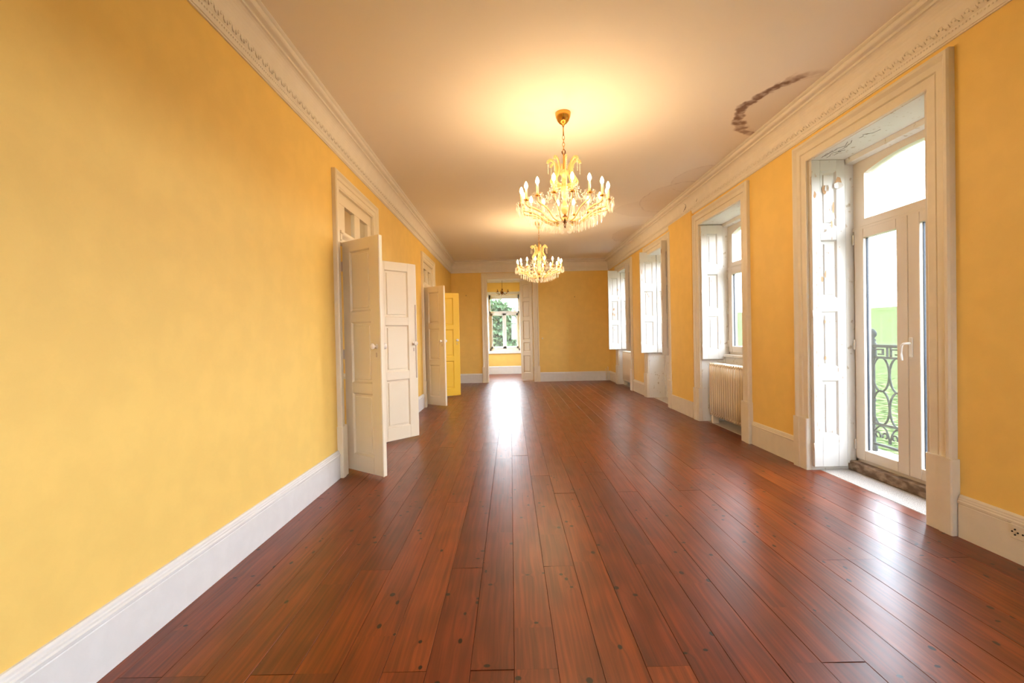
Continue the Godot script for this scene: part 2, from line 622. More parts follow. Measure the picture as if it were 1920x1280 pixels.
func cornices() -> void:
	var prof := cornice_profile()
	var leaf := leaf_ornament()
	var bead := tool(true)
	lathe(bead, [Vector2(0, 0.007), Vector2(0.005, 0.0045), Vector2(0.007, 0), Vector2(0.005, -0.0045), Vector2(0, -0.007)], 6)
	var bead_mesh := done(bead)
	bead_mesh.surface_set_material(0, M.ornament_plaster)
	var runs := [
		["left", Vector3(XL, 0, dz(ZB)), Vector3(XL, 0, dz(ZF)), Vector3.RIGHT, "cream plaster cornice with a leaf band along the wall of doors"],
		["right", Vector3(XR, 0, dz(ZB)), Vector3(XR, 0, dz(ZF)), Vector3.LEFT, "stained plaster cornice with a leaf band above the windows"],
		["far", Vector3(XL, 0, dz(ZF)), Vector3(XR, 0, dz(ZF)), Vector3.BACK, "plaster cornice across the end wall above the doorway"],
		["back", Vector3(XL, 0, dz(ZB)), Vector3(XR, 0, dz(ZB)), Vector3.FORWARD, "plaster cornice on the wall opposite the end wall"]]
	var n := 0
	for r in runs:
		n += 1
		var t := Node3D.new()
		t.name = numbered("trim_%d" % n)
		add_child(t)
		tag(t, r[4], "cornice", "", "structure")
		var st := tool()
		mould(st, prof, r[1], r[2], r[3], Vector3.UP, 1.0, -1.0)
		obj("cornice_moulding", st, M.plaster_white, t)
		if r[0] == "right":
			st = tool()
			for line in CRACKS:
				var pts := []
				for p in line:
					pts.append(Vector3(p[0], p[1], dz(p[2])))
				tube(st, curve(pts, 10), line[0][3], 5, 0.006)
			obj("plaster_crack", st, M.crack, t)
		if r[0] == "back":
			continue
		var dir: Vector3 = (r[2] - r[1]).normalized()
		var length: float = (r[2] - r[1]).length()
		var lean := Basis(dir, deg_to_rad(0.0))
		# leaf band: single pieces where they show, joined further off
		var rest := []
		var beads := []
		var s := 0.1
		while s < length - 0.1:
			var depth: float = ZB + s if r[0] != "far" else ZF
			var p: Vector3 = r[1] + dir * s + r[3] * 0.031 + Vector3.UP * 3.034
			var q := Basis(r[3], Vector3.UP, r[3].cross(Vector3.UP))
			if depth > 1.2 and depth < 9.0:
				var o := put("leaf_ornament", leaf, M.ornament_plaster, t, p)
				o.basis = q
			elif depth >= 9.0:
				rest.append(Transform3D(q, p))
			s += 0.081
		s = 0.09
		while s < length - 0.09:
			var depth: float = ZB + s if r[0] != "far" else ZF
			if depth > 1.2 and depth < 9.0:
				beads.append(Transform3D(Basis(), r[1] + dir * s + r[3] * 0.019 + Vector3.UP * 2.993))
			s += 0.021
		for pair in [["leaf_band", leaf, rest], ["bead_row", bead_mesh, beads]]:
			if pair[2].is_empty():
				continue
			var mm := MultiMesh.new()
			mm.transform_format = MultiMesh.TRANSFORM_3D
			mm.mesh = pair[1]
			mm.instance_count = pair[2].size()
			for i in pair[2].size():
				mm.set_instance_transform(i, pair[2][i])
			var mi := MultiMeshInstance3D.new()
			mi.name = pair[0]
			mi.multimesh = mm
			mi.material_override = M.ornament_plaster
			mi.set_meta("kind", "stuff")
			t.add_child(mi, true)

func skirting_profile(h: float) -> Array:
	return [Vector2(-0.003, 0), Vector2(0.022, 0), Vector2(0.022, h - 0.058), Vector2(0.019, h - 0.054), Vector2(0.026, h - 0.048), Vector2(0.027, h - 0.036), Vector2(0.021, h - 0.030), Vector2(0.021, h - 0.022), Vector2(0.017, h - 0.018), Vector2(0.016, h - 0.008), Vector2(0.010, h), Vector2(-0.003, h)]

func skirtings() -> void:
	var runs := [
		["left", XL, Vector3.RIGHT, [[ZB, 4.20], [5.56, 8.29], [9.73, ZF]], 0.250, "white moulded skirting board along the wall of doors"],
		["right", XR, Vector3.LEFT, [[ZB, -2.06], [-0.50, 0.33], [1.91, 2.755], [4.335, 5.13], [9.195, 10.10], [11.67, ZF]], 0.252, "cream moulded skirting board between the windows"]]
	for r in runs:
		var t := Node3D.new()
		t.name = numbered("baseboard_" + r[0])
		add_child(t)
		tag(t, r[5], "skirting board", "", "structure")
		for seg in r[3]:
			var st := tool()
			mould(st, skirting_profile(r[4]), Vector3(r[1], 0, dz(seg[0])), Vector3(r[1], 0, dz(seg[1])), r[2], Vector3.UP)
			obj("board", st, M.white_paint if r[0] == "left" else M.casing_paint, t)
		if r[0] == "right":
			var st := tool()
			bx(st, XR - 0.048, XR - 0.025, 0, 0.235, dz(6.735), dz(7.71), 0.004)
			obj("plain_board", st, M.casing_paint, t)
	var t := Node3D.new()
	t.name = numbered("baseboard_far")
	add_child(t)
	tag(t, "white skirting board along the end wall beside the doorway", "skirting board", "", "structure")
	for seg in [[XL, -0.775], [0.77, XR]]:
		var st := tool()
		mould(st, skirting_profile(0.25), Vector3(seg[0], 0, dz(ZF)), Vector3(seg[1], 0, dz(ZF)), Vector3.BACK, Vector3.UP)
		obj("board", st, M.white_paint, t)

# architrave round an opening in a wall. o = floor point at the middle of the opening on the wall's face, s = sideways, n = out of the wall
func architrave(parent: Node, o: Vector3, s: Vector3, n: Vector3, half: float, head: float, w: float, m: Material, plinth := 0.46) -> void:
	var prof := [Vector2(0, -0.003), Vector2(0, 0.018), Vector2(0.008, 0.022), Vector2(w * 0.36, 0.022), Vector2(w * 0.40, 0.017), Vector2(w * 0.45, 0.027), Vector2(w * 0.70, 0.027), Vector2(w * 0.76, 0.034), Vector2(w * 0.84, 0.044), Vector2(w * 0.94, 0.044), Vector2(w, 0.034), Vector2(w, -0.003)]
	var st := tool()
	for k in [-1.0, 1.0]:
		mould(st, prof, o + s * k * half + Vector3.UP * (plinth - 0.01), o + s * k * half + Vector3.UP * head, s * k, n, 0.0, 1.0)
	mould(st, prof, o - s * half + Vector3.UP * head, o + s * half + Vector3.UP * head, Vector3.UP, n, -1.0, 1.0)
	obj("architrave", st, m, parent)
	for k in [-1.0, 1.0]:
		st = tool()
		var pl := [Vector2(-0.004, -0.003), Vector2(-0.004, 0.040), Vector2(0.004, 0.046), Vector2(w * 0.55, 0.046), Vector2(w * 0.58, 0.052), Vector2(w + 0.006, 0.052), Vector2(w + 0.014, 0.046), Vector2(w + 0.014, -0.003)]
		mould(st, pl, o + s * k * half, o + s * k * half + Vector3.UP * plinth, s * k, n)
		obj("plinth_block", st, m, parent)

# ---------------------------------------------------------------- panelled leaves (doors, shutters)
# local: x from the hinge 0..w, y 0..h, z thickness. spans = list of [y0, y1] of the panels, px = [x0, x1]
func leaf_body(w: float, h: float, t: float, spans: Array, px: Array) -> ArrayMesh:
	var st := tool()
	var c := 0.004
	bx(st, 0, px[0], 0, h, -t / 2, t / 2, c)
	bx(st, px[1], w, 0, h, -t / 2, t / 2, c)
	var y := 0.0
	for sp in spans:
		bx(st, px[0] - 0.004, px[1] + 0.004, y, sp[0], -t / 2, t / 2, c)
		y = sp[1]
	bx(st, px[0] - 0.004, px[1] + 0.004, y, h, -t / 2, t / 2, c)
	return done(st)

func panel_mesh(w: float, h: float, t: float) -> ArrayMesh:
	# raised field with sloped margins on both faces, recessed in the frame, a bead round it
	var st := tool()
	bx(st, -0.003, w + 0.003, -0.003, h + 0.003, -t * 0.13, t * 0.13)
	for s in [-1.0, 1.0]:
		var i0 := 0.028
		var i1 := 0.033
		var z0: float = s * t * 0.13
		var z1: float = s * t * 0.36
		var a := [Vector3(i0, i0, z0), Vector3(w - i0, i0, z0), Vector3(w - i0, h - i0, z0), Vector3(i0, h - i0, z0)]
		var b := [Vector3(i1, i1, z1), Vector3(w - i1, i1, z1), Vector3(w - i1, h - i1, z1), Vector3(i1, h - i1, z1)]
		face(st, b[0], b[1], b[2], b[3], Vector3(0, 0, s))
		var outs := [Vector3.DOWN, Vector3.RIGHT, Vector3.UP, Vector3.LEFT]
		for k in 4:
			face(st, a[k], a[(k + 1) % 4], b[(k + 1) % 4], b[k], outs[k] + Vector3(0, 0, s))
		# sloping bead against the frame
		var g := 0.010
		var zt: float = s * t * 0.44
		var c := [Vector3(0, 0, zt), Vector3(w, 0, zt), Vector3(w, h, zt), Vector3(0, h, zt)]
		var d := [Vector3(g, g, z0), Vector3(w - g, g, z0), Vector3(w - g, h - g, z0), Vector3(g, h - g, z0)]
		for k in 4:
			face(st, c[k], c[(k + 1) % 4], d[(k + 1) % 4], d[k], -outs[k] + Vector3(0, 0, s))
	return done(st)

func add_panels(parent: Node, t: float, spans: Array, px: Array, m: Material) -> void:
	for sp in spans:
		put("panel", panel_mesh(px[1] - px[0], sp[1] - sp[0], t), m, parent, Vector3(px[0], sp[0], 0))

func knob(parent: Node, x: float, y: float, t: float) -> void:
	var st := tool(true)
	for s in [-1.0, 1.0]:
		var q := Basis(Vector3.RIGHT, s * PI / 2)
		lathe(st, [Vector2(0.0, 0.0), Vector2(0.024, 0.001), Vector2(0.022, 0.005), Vector2(0.010, 0.008), Vector2(0.009, 0.024), Vector2(0.020, 0.030), Vector2(0.028, 0.042), Vector2(0.026, 0.054), Vector2(0.014, 0.063), Vector2(0, 0.065)], 14, Vector3(x, y, s * t / 2), q)
	obj("knob", st, M.porcelain, parent)
	st = tool()
	for s in [-1.0, 1.0]:
		bx(st, x - 0.008, x + 0.008, y - 0.095, y - 0.055, s * t / 2 - 0.002, s * t / 2 + 0.002)
	obj("keyhole_plate", st, M.hinge_paint, parent)

# a door leaf hung at floor point p, turned so that its free edge points along dir (x, depth)
func door_leaf(door: Node3D, p: Vector2, dir: Vector2, w: float, m: Material, flip: float, detail: bool) -> void:
	var h := 2.12
	var t := 0.042
	var px := [0.112, w - 0.128]
	var spans := [[0.155, 0.715], [0.815, 1.365], [1.465, 2.015]]
	var leaf := put("door_leaf", leaf_body(w, h, t, spans, px), m, door)
	leaf.position = Vector3(p.x, 0.035, dz(p.y))
	leaf.rotation.y = atan2(dir.y, dir.x)
	add_panels(leaf, t, spans, px, m)
	knob(leaf, w - 0.055, 1.145, t)
	var st := tool()
	# rounded meeting strip on the free edge
	bx(st, w - 0.002, w + 0.014, 0.0, h, -t / 2 * flip - 0.010, -t / 2 * flip + 0.010, 0.006)
	obj("astragal", st, M.door_paint if m != M.yellow_door_paint else m, leaf)
	for y in [0.26, 1.07, 1.90]:
		st = tool()
		bx(st, -0.062, 0.006, y - 0.045, y + 0.045, -0.004, 0.004)
		var s2 := tool(true)
		lathe(s2, [Vector2(0, -0.052), Vector2(0.009, -0.048), Vector2(0.009, 0.048), Vector2(0, 0.052)], 8, Vector3(-0.012, y, 0))
		st.append_from(done(s2), 0, Transform3D())
		obj("hinge", st, M.hinge_paint, leaf)
	if detail:
		st = tool()
		bx(st, w - 0.030, w - 0.012, 0.72, 1.62, t / 2 * flip, t / 2 * flip + 0.006 * flip, 0.002)
		obj("bolt_rod", st, M.hinge_paint, leaf)

func left_door(n: int, c: float, label: String, leaves: Array) -> void:
	var d := thing("door_%d" % n, label, "door", Vector3.ZERO, "", "structure")
	architrave(d, Vector3(XL, 0, dz(c)), Vector3.FORWARD, Vector3.RIGHT, 0.547, 2.66, 0.130, M.door_paint)
	var st := tool()
	# jamb lining and head
	for k in [-1.0, 1.0]:
		bx(st, XS - 0.01, XL + 0.012, 0, 2.66, dz(c + k * 0.562), dz(c + k * 0.543), 0.003)
	bx(st, XS - 0.01, XL + 0.012, 2.645, 2.702, dz(c - 0.55), dz(c + 0.55))
	obj("jamb_lining", st, M.door_paint, d)
	# transom bar with a small crown
	st = tool()
	var prof := [Vector2(0, 2.165), Vector2(0.006, 2.165), Vector2(0.012, 2.178), Vector2(0.014, 2.200), Vector2(0.026, 2.214), Vector2(0.034, 2.226), Vector2(0.040, 2.240), Vector2(0.042, 2.252), Vector2(0, 2.256)]
	mould(st, prof, Vector3(XL - 0.02, 0, dz(c - 0.543)), Vector3(XL - 0.02, 0, dz(c + 0.543)), Vector3.RIGHT, Vector3.UP)
	bx(st, XL - 0.07, XL - 0.02, 2.165, 2.256, dz(c - 0.543), dz(c + 0.543))
	obj("transom_bar", st, M.door_paint, d)
	for k in [-1.0, 1.0]:
		st = tool()
		bx(st, XL - 0.02, XL + 0.040, 2.232, 2.258, dz(c + k * 0.525 - 0.030), dz(c + k * 0.525 + 0.030), 0.006)
		bx(st, XL - 0.02, XL + 0.030, 2.168, 2.234, dz(c + k * 0.525 - 0.016), dz(c + k * 0.525 + 0.016), 0.006)
		obj("bracket", st, M.door_paint, d)
	# fixed fanlight board with two panes
	st = tool()
	var x0 := XL - 0.055
	var x1 := XL - 0.015
	var holes := [[c - 0.315, c - 0.015 - 0.01], [c + 0.145, c + 0.42]]
	bx(st, x0, x1, 2.25, 2.285, dz(c - 0.543), dz(c + 0.543))
	bx(st, x0, x1, 2.535, 2.65, dz(c - 0.543), dz(c + 0.543))
	var a := c - 0.543
	for hh in holes:
		bx(st, x0, x1, 2.285, 2.535, dz(a), dz(hh[0]), 0.003)
		a = hh[1]
	bx(st, x0, x1, 2.285, 2.535, dz(a), dz(c + 0.543), 0.003)
	obj("fanlight", st, M.door_paint, d)
	for hh in holes:
		st = tool()
		bx(st, XL - 0.040, XL - 0.034, 2.275, 2.545, dz(hh[0] - 0.01), dz(hh[1] + 0.01))
		obj("pane", st, M.pane_glass, d)
	for l in leaves:
		door_leaf(d, l[0], (l[1] - l[0]).normalized(), l[2], l[3], l[4], l[5])

func far_door() -> void:
	var d := thing("door_3", "open doorway in the end wall with a cream moulded frame", "door", Vector3.ZERO, "", "structure")
	architrave(d, Vector3(0, 0, dz(ZF)), Vector3.RIGHT, Vector3.BACK, 0.6175, 2.79, 0.145, M.door_paint, 0.42)
	var st := tool()
	for k in [-1.0, 1.0]:
		bx(st, k * 0.6175, k * 0.635, 0, 2.79, dz(ZF - 0.01), dz(ZF + 0.31))
	bx(st, -0.62, 0.62, 2.775, 2.80, dz(ZF - 0.01), dz(ZF + 0.31))
	obj("jamb_lining", st, M.door_paint, d)
	var t := 0.04
	var w := 0.44
	var px := [0.09, 0.34]
	var spans := [[0.20, 0.66], [0.78, 1.02], [1.10, 1.62], [1.72, 2.14], [2.24, 2.60]]
	var leaf := put("door_leaf", leaf_body(w, 2.72, t, spans, px), M.door_paint, d)
	leaf.position = Vector3(0.600, 0.035, dz(ZF + 0.07))
	leaf.rotation.y = atan2(0.30, -0.30)
	add_panels(leaf, t, spans, px, M.door_paint)
	for y in [0.3, 1.4, 2.4]:
		st = tool(true)
		lathe(st, [Vector2(0, y - 0.05), Vector2(0.009, y - 0.045), Vector2(0.009, y + 0.045), Vector2(0, y + 0.05)], 8, Vector3(-0.004, 0, 0.02))
		obj("hinge", st, M.hinge_paint, leaf)

# ---------------------------------------------------------------- windows
# a flat ring: outer rectangle less an inner opening whose top is a shallow arch; lies in the plane x = x0..x1, runs over depth
func arched_board(st: SurfaceTool, x0: float, x1: float, d0: float, d1: float, y0: float, y1: float, in0: float, in1: float, iy0: float, spring: float, rise: float) -> void:
	bx(st, x0, x1, y0, iy0, dz(d0), dz(d1))
	bx(st, x0, x1, iy0, y1, dz(d0), dz(in0))
	bx(st, x0, x1, iy0, y1, dz(in1), dz(d1))
	var n := 12
	for i in n:
		var a := lerpf(in0, in1, i / float(n))
		var b := lerpf(in0, in1, (i + 1) / float(n))
		var ya := spring + rise * (1.0 - pow(2.0 * i / n - 1.0, 2))
		var yb := spring + rise * (1.0 - pow(2.0 * (i + 1) / n - 1.0, 2))
		var p := [Vector3(x0, ya, dz(a)), Vector3(x0, yb, dz(b)), Vector3(x0, y1, dz(b)), Vector3(x0, y1, dz(a))]
		var q := []
		for v in p:
			q.append(Vector3(x1, v.y, v.z))
		face(st, p[0], p[1], p[2], p[3], Vector3.LEFT)
		face(st, q[0], q[1], q[2], q[3], Vector3.RIGHT)
		face(st, p[0], p[1], q[1], q[0], Vector3.DOWN)
		face(st, p[3], p[2], q[2], q[3], Vector3.UP)

func lever(parent: Node, x: float, y: float, d: float) -> void:
	var st := tool()
	bx(st, x - 0.012, x, y - 0.075, y + 0.075, dz(d - 0.016), dz(d + 0.016), 0.004)
	var s2 := tool(true)
	tube(s2, curve([Vector3(x - 0.01, y + 0.03, dz(d)), Vector3(x - 0.045, y + 0.03, dz(d + 0.002)), Vector3(x - 0.055, y + 0.02, dz(d + 0.02)), Vector3(x - 0.052, y - 0.03, dz(d + 0.035)), Vector3(x - 0.05, y - 0.10, dz(d + 0.030))], 12), 0.009, 8)
	st.append_from(done(s2), 0, Transform3D())
	obj("lever_handle", st, M.handle_white, parent)

# n = number, c = depth of its centre, sill = height where the frame starts, full = down to the floor
func window(n: int, c: float, full: bool, label: String, seen := true) -> Node3D:
	var d := thing("window_%d" % n, label, "window", Vector3.ZERO, "", "structure")
	architrave(d, Vector3(XR, 0, dz(c)), Vector3.FORWARD, Vector3.LEFT, HALF, HEAD, 0.168, M.casing_paint, 0.458)
	var xf := 3.040   # inner face of the window frame
	var yb := 0.085 if full else 0.930
	var st := tool()
	# plastered linings of the opening: sides, soffit, stone nibs towards the frame
	for k in [-1.0, 1.0]:
		bx(st, XR + 0.004, XW - 0.002, 0, HEAD + 0.01, dz(c + k * (HALF + 0.02)), dz(c + k * (HALF - 0.004)))
		bx(st, 2.965, XW - 0.002, 0.06, HEAD, dz(c + k * HALF), dz(c + k * (HALF - 0.030)), 0.004)
	bx(st, XR + 0.004, XW - 0.002, HEAD - 0.004, HEAD + 0.02, dz(c - HALF), dz(c + HALF))
	bx(st, 2.965, XW - 0.002, HEAD - 0.050, HEAD, dz(c - HALF), dz(c + HALF), 0.004)
	obj("reveal_lining", st, M.old_plaster, d)
	# stone at floor level
	st = tool()
	bx(st, 2.735, XW, -0.19, 0.002, dz(c - HALF), dz(c + HALF), 0.003)
	obj("floor_stone", st, M.granite, d)
	if full:
		st = tool()
		bx(st, 2.985, XW + 0.03, 0.0, 0.088, dz(c - HALF + 0.004), dz(c + HALF - 0.004), 0.008)
		obj("stone_step", st, M.stained_stone, d)
	else:
		st = tool()
		bx(st, 2.985, XW, 0.0, 0.905, dz(c - HALF), dz(c + HALF))
		obj("apron", st, M.old_plaster, d)
		st = tool()
		bx(st, 2.955, XW + 0.05, 0.895, 0.932, dz(c - HALF + 0.004), dz(c + HALF - 0.004), 0.006)
		obj("sill", st, M.old_plaster, d)
	# outer frame with the arched top light
	var h := HALF - 0.030
	st = tool()
	arched_board(st, xf, xf + 0.07, c - h, c + h, 2.105, HEAD - 0.045, c - h + 0.125, c + h - 0.125, 2.188, 2.575, 0.062)
	bx(st, xf, xf + 0.07, yb, 2.11, dz(c - h), dz(c - h + 0.035), 0.003)
	bx(st, xf, xf + 0.07, yb, 2.11, dz(c + h), dz(c + h - 0.035), 0.003)
	bx(st, xf, xf + 0.07, yb, yb + 0.04, dz(c - h), dz(c + h), 0.003)
	obj("frame", st, M.upvc, d)
	st = tool()
	bx(st, xf - 0.012, xf + 0.005, 2.098, 2.128, dz(c - h), dz(c + h), 0.005)
	obj("transom_bead", st, M.upvc, d)
	st = tool()
	bx(st, xf + 0.038, xf + 0.044, 2.18, 2.648, dz(c - h + 0.118), dz(c + h - 0.118))
	obj("pane", st, M.pane_glass, d)
	# two casements
	for k in [-1.0, 1.0]:
		var o0: float = c + k * (h - 0.024)
		var o1: float = c + k * 0.002
		var g0: float = c + k * (h - 0.125)
		var g1: float = c + k * 0.105
		st = tool()
		var y0 := yb + 0.03
		var y1 := 2.105
		bx(st, xf - 0.014, xf + 0.05, y0, y1, dz(o0), dz(g0), 0.004)
		bx(st, xf - 0.014, xf + 0.05, y0, y1, dz(g1), dz(o1), 0.004)
		bx(st, xf - 0.014, xf + 0.05, y0, y0 + 0.085, dz(g0), dz(g1), 0.004)
		bx(st, xf - 0.014, xf + 0.05, y1 - 0.080, y1, dz(g0), dz(g1), 0.004)
		var sash := obj("casement", st, M.upvc, d)
		st = tool()
		bx(st, xf + 0.018, xf + 0.024, y0 + 0.075, y1 - 0.072, dz(g0 + k * 0.01), dz(g1 - k * 0.01))
		obj("pane", st, M.pane_glass, sash)
		st = tool()
		for g in [g0, g1]:
			bx(st, xf + 0.012, xf + 0.030, y0 + 0.085, y1 - 0.080, dz(g - 0.004), dz(g + 0.004))
		obj("seal", st, M.seal, sash)
		if seen:
			for y in [y0 + 0.12, (y0 + y1) / 2, y1 - 0.08]:
				var s2 := tool(true)
				lathe(s2, [Vector2(0, y - 0.045), Vector2(0.008, y - 0.042), Vector2(0.008, y + 0.042), Vector2(0, y + 0.045)], 8, Vector3(xf - 0.018, 0, dz(o0 + k * 0.004)))
				obj("hinge", s2, M.handle_white, sash)
		if k < 0.0 and seen:
			lever(sash, xf - 0.014, 1.10 if full else 1.45, c - 0.030)
	return d

# ragged flake outline round a point of a leaf face
func flake(st: SurfaceTool, p: Vector3, r: Vector2, lift := 0.0) -> void:
	var n := 7
	var ring := []
	for i in n:
		var a := TAU * i / n
		var k := rng.randf_range(0.55, 1.1)
		ring.append(p + Vector3(cos(a) * r.x * k, sin(a) * r.y * k, lift * maxf(0.0, cos(a))))
	for i in n:
		tri(st, p, ring[(i + 1) % n], ring[i])
		tri(st, p - Vector3(0, 0, 0.0012), ring[i] - Vector3(0, 0, 0.0012), ring[(i + 1) % n] - Vector3(0, 0, 0.0012))
		quad(st, ring[i], ring[(i + 1) % n], ring[(i + 1) % n] - Vector3(0, 0, 0.0012), ring[i] - Vector3(0, 0, 0.0012))

# a shutter leaf from (x, depth) a to b, standing y0..y0 + h
func shutter(label: String, a: Vector2, b: Vector2, y0: float, h: float, spans: Array, px: Array, patches: Array, flakes: Array) -> void:
	var w := (b - a).length()
	var t := 0.036
	var s := thing("window_shutter", label, "shutter", Vector3(a.x, y0, dz(a.y)), "panelled shutters of the windows")
	var dir := (b - a) / w
	s.rotation.y = atan2(dir.y, dir.x)
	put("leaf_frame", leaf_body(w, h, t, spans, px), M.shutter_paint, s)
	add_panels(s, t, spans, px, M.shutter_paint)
	for y in [0.18, h / 2, h - 0.18]:
		var st := tool(true)
		lathe(st, [Vector2(0, y - 0.035), Vector2(0.006, y - 0.033), Vector2(0.006, y + 0.033), Vector2(0, y + 0.035)], 8, Vector3(-0.003, 0, t / 2))
		obj("hinge", st, M.hinge_paint, s)
	if not patches.is_empty():
		var st := tool()
		for p in patches:
			flake(st, Vector3(p[0], p[1], p[4] if p.size() > 4 else t / 2 + 0.0008), Vector2(p[2], p[3]))
		var o := obj("bare_wood_patch", st, M.bare_wood, s)
		o.set_meta("kind", "stuff")
	if not flakes.is_empty():
		var st := tool()
		for p in flakes:
			flake(st, Vector3(p[0], p[1], t / 2 + 0.002), Vector2(p[2], p[3]), 0.014)
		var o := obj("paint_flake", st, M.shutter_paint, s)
		o.set_meta("kind", "stuff")

func random_patches(w: float, h: float, n: int, seed_: int, edge := true) -> Array:
	rng.seed = seed_
	var out := []
	for i in n:
		var x := rng.randf_range(0.015, 0.05) if edge and i % 2 == 0 else rng.randf_range(0.02, w - 0.02)
		out.append([x, rng.randf_range(0.1, h - 0.06), rng.randf_range(0.0010, 0.0030), rng.randf_range(0.006, 0.024)])
	return out

func make_windows() -> void:
	window(1, WINS[2], true, "tall balcony window with an arched top light and a stone step")
	window(2, WINS[3], false, "window above the larger radiator, its shutters folded into the reveal")
	window(3, WINS[4], false, "window with shutters opened into the room and no radiator")
	window(4, WINS[5], false, "window with opened shutters and a radiator next to the end wall")
	window(5, WINS[1], false, "window beside the balcony window towards the closed end of the room", false)
	window(6, WINS[0], false, "window closest to the wall opposite the end wall", false)
	window(10, WINS[6], false, "unseen window added for daylight in the side of the room beyond the doorway", false)  # unseen, put in to bring daylight into the room beyond
	var tall := [[0.275, 0.760], [0.885, 1.370], [1.491, 1.995], [2.120, 2.600]]
	var c: float = WINS[2]
	var h := 2.70
	# balcony window, shutter in the reveal; local z+ is the face seen from the room
	var wear := random_patches(0.30, h, 46, 5)
	wear.append_array([[0.028, 2.40, 0.013, 0.035], [0.19, 2.28, 0.010, 0.055], [0.175, 2.14, 0.008, 0.045], [0.118, 2.43, 0.026, 0.055, 0.0142], [0.115, 2.10, 0.030, 0.040, 0.0142], [0.235, 2.50, 0.036, 0.062], [0.118, 1.70, 0.008, 0.04, 0.0142], [0.09, 1.66, 0.012, 0.030, 0.0142], [0.11, 1.28, 0.010, 0.02, 0.0142], [0.11, 0.96, 0.012, 0.02, 0.0142]])
	shutter("full height peeling white shutter folded flat in the balcony window's reveal", Vector2(2.664, c + HALF - 0.024), Vector2(2.960, c + HALF - 0.024), 0.035, h, tall, [0.078, 0.215], wear, [[0.238, 2.47, 0.045, 0.040], [0.105, 2.08, 0.028, 0.022], [0.13, 2.45, 0.018, 0.035], [0.20, 2.20, 0.012, 0.03]])
	shutter("full height white shutter on the balcony window's side towards the power socket", Vector2(2.960, c - HALF + 0.024), Vector2(2.664, c - HALF + 0.024), 0.035, h, tall, [0.078, 0.215], random_patches(0.30, h, 12, 6), [])
	var three := [[0.135, 0.595], [0.705, 1.175], [1.315, 1.735]]
	h = 1.855
	c = WINS[3]
	shutter("short white shutter folded flat in the reveal above the larger radiator", Vector2(2.664, c + HALF - 0.024), Vector2(2.968, c + HALF - 0.024), 0.866, h, three, [0.082, 0.220], random_patches(0.30, h, 10, 7), [[0.24, 0.24, 0.02, 0.06]])
	shutter("short white shutter in the radiator window's side towards the balcony window", Vector2(2.968, c - HALF + 0.024), Vector2(2.664, c - HALF + 0.024), 0.866, h, three, [0.082, 0.220], [], [])
	c = WINS[4]
	h = 1.925
	var more := random_patches(0.31, h, 14, 8)
	more.append_array([[0.03, 1.55, 0.010, 0.06], [0.035, 1.40, 0.008, 0.05], [0.14, 1.12, 0.010, 0.03, 0.0142], [0.165, 1.08, 0.008, 0.03, 0.0142], [0.12, 1.15, 0.008, 0.02, 0.0142]])
	shutter("cream shutter leaf swung into the room beside the yellow pier's window, three panels facing out", Vector2(2.498, c + 0.545), Vector2(2.812, c + 0.560), 0.868, h, three, [0.075, 0.238], more, [])
	shutter("bright white inner shutter leaf standing in the reveal of the window without radiator", Vector2(2.822, c + 0.562), Vector2(2.990, c + 0.566), 0.868, h, three, [0.05, 0.125], random_patches(0.16, h, 8, 9), [])
	shutter("shaded shutter leaf standing out from the wall against the yellow pier", Vector2(2.545, c - 0.578), Vector2(2.850, c - 0.570), 0.868, h, three, [0.075, 0.238], [], [])
	c = WINS[5]
	more = random_patches(0.31, h, 12, 10)
	more.append_array([[0.13, 0.98, 0.022, 0.05, 0.0142], [0.11, 0.86, 0.018, 0.04, 0.0142], [0.15, 0.84, 0.016, 0.05, 0.0142], [0.235, 1.45, 0.016, 0.05], [0.25, 1.25, 0.012, 0.05], [0.13, 0.48, 0.010, 0.02, 0.0142]])
	shutter("peeling cream shutter leaf swung into the room next to the end wall", Vector2(2.405, c + 0.550), Vector2(2.708, c + 0.560), 0.862, h, three, [0.075, 0.230], more, [])
	shutter("bright white inner shutter leaf in the reveal of the window next to the end wall", Vector2(2.718, c + 0.562), Vector2(2.980, c + 0.566), 0.862, h, three, [0.07, 0.20], random_patches(0.25, h, 8, 12), [])
	shutter("shaded shutter leaf standing out over the radiator next to the end wall", Vector2(2.555, c - 0.560), Vector2(2.860, c - 0.552), 0.862, h, three, [0.075, 0.238], [], [])
	# cracked paint under the head of the balcony window
	c = WINS[2]
	rng.seed = 91
	var st := tool()
	for k in 7:
		var x := rng.randf_range(2.69, 2.80)
		var d := c + HALF - 0.02 - absf(rng.randfn(0.0, 0.25))
		var pts := []
		for i in 5:
			pts.append(Vector3(x + 0.012 * i * rng.randf_range(-1.0, 1.2), HEAD - 0.0052, dz(d - 0.035 * i * rng.randf_range(0.7, 1.4))))
		tube(st, pts, rng.randf_range(0.0008, 0.0022), 4, 0.0012)
	var o := obj("paint_crack", st, M.crack, get_node("window_1"))
	o.set_meta("kind", "stuff")

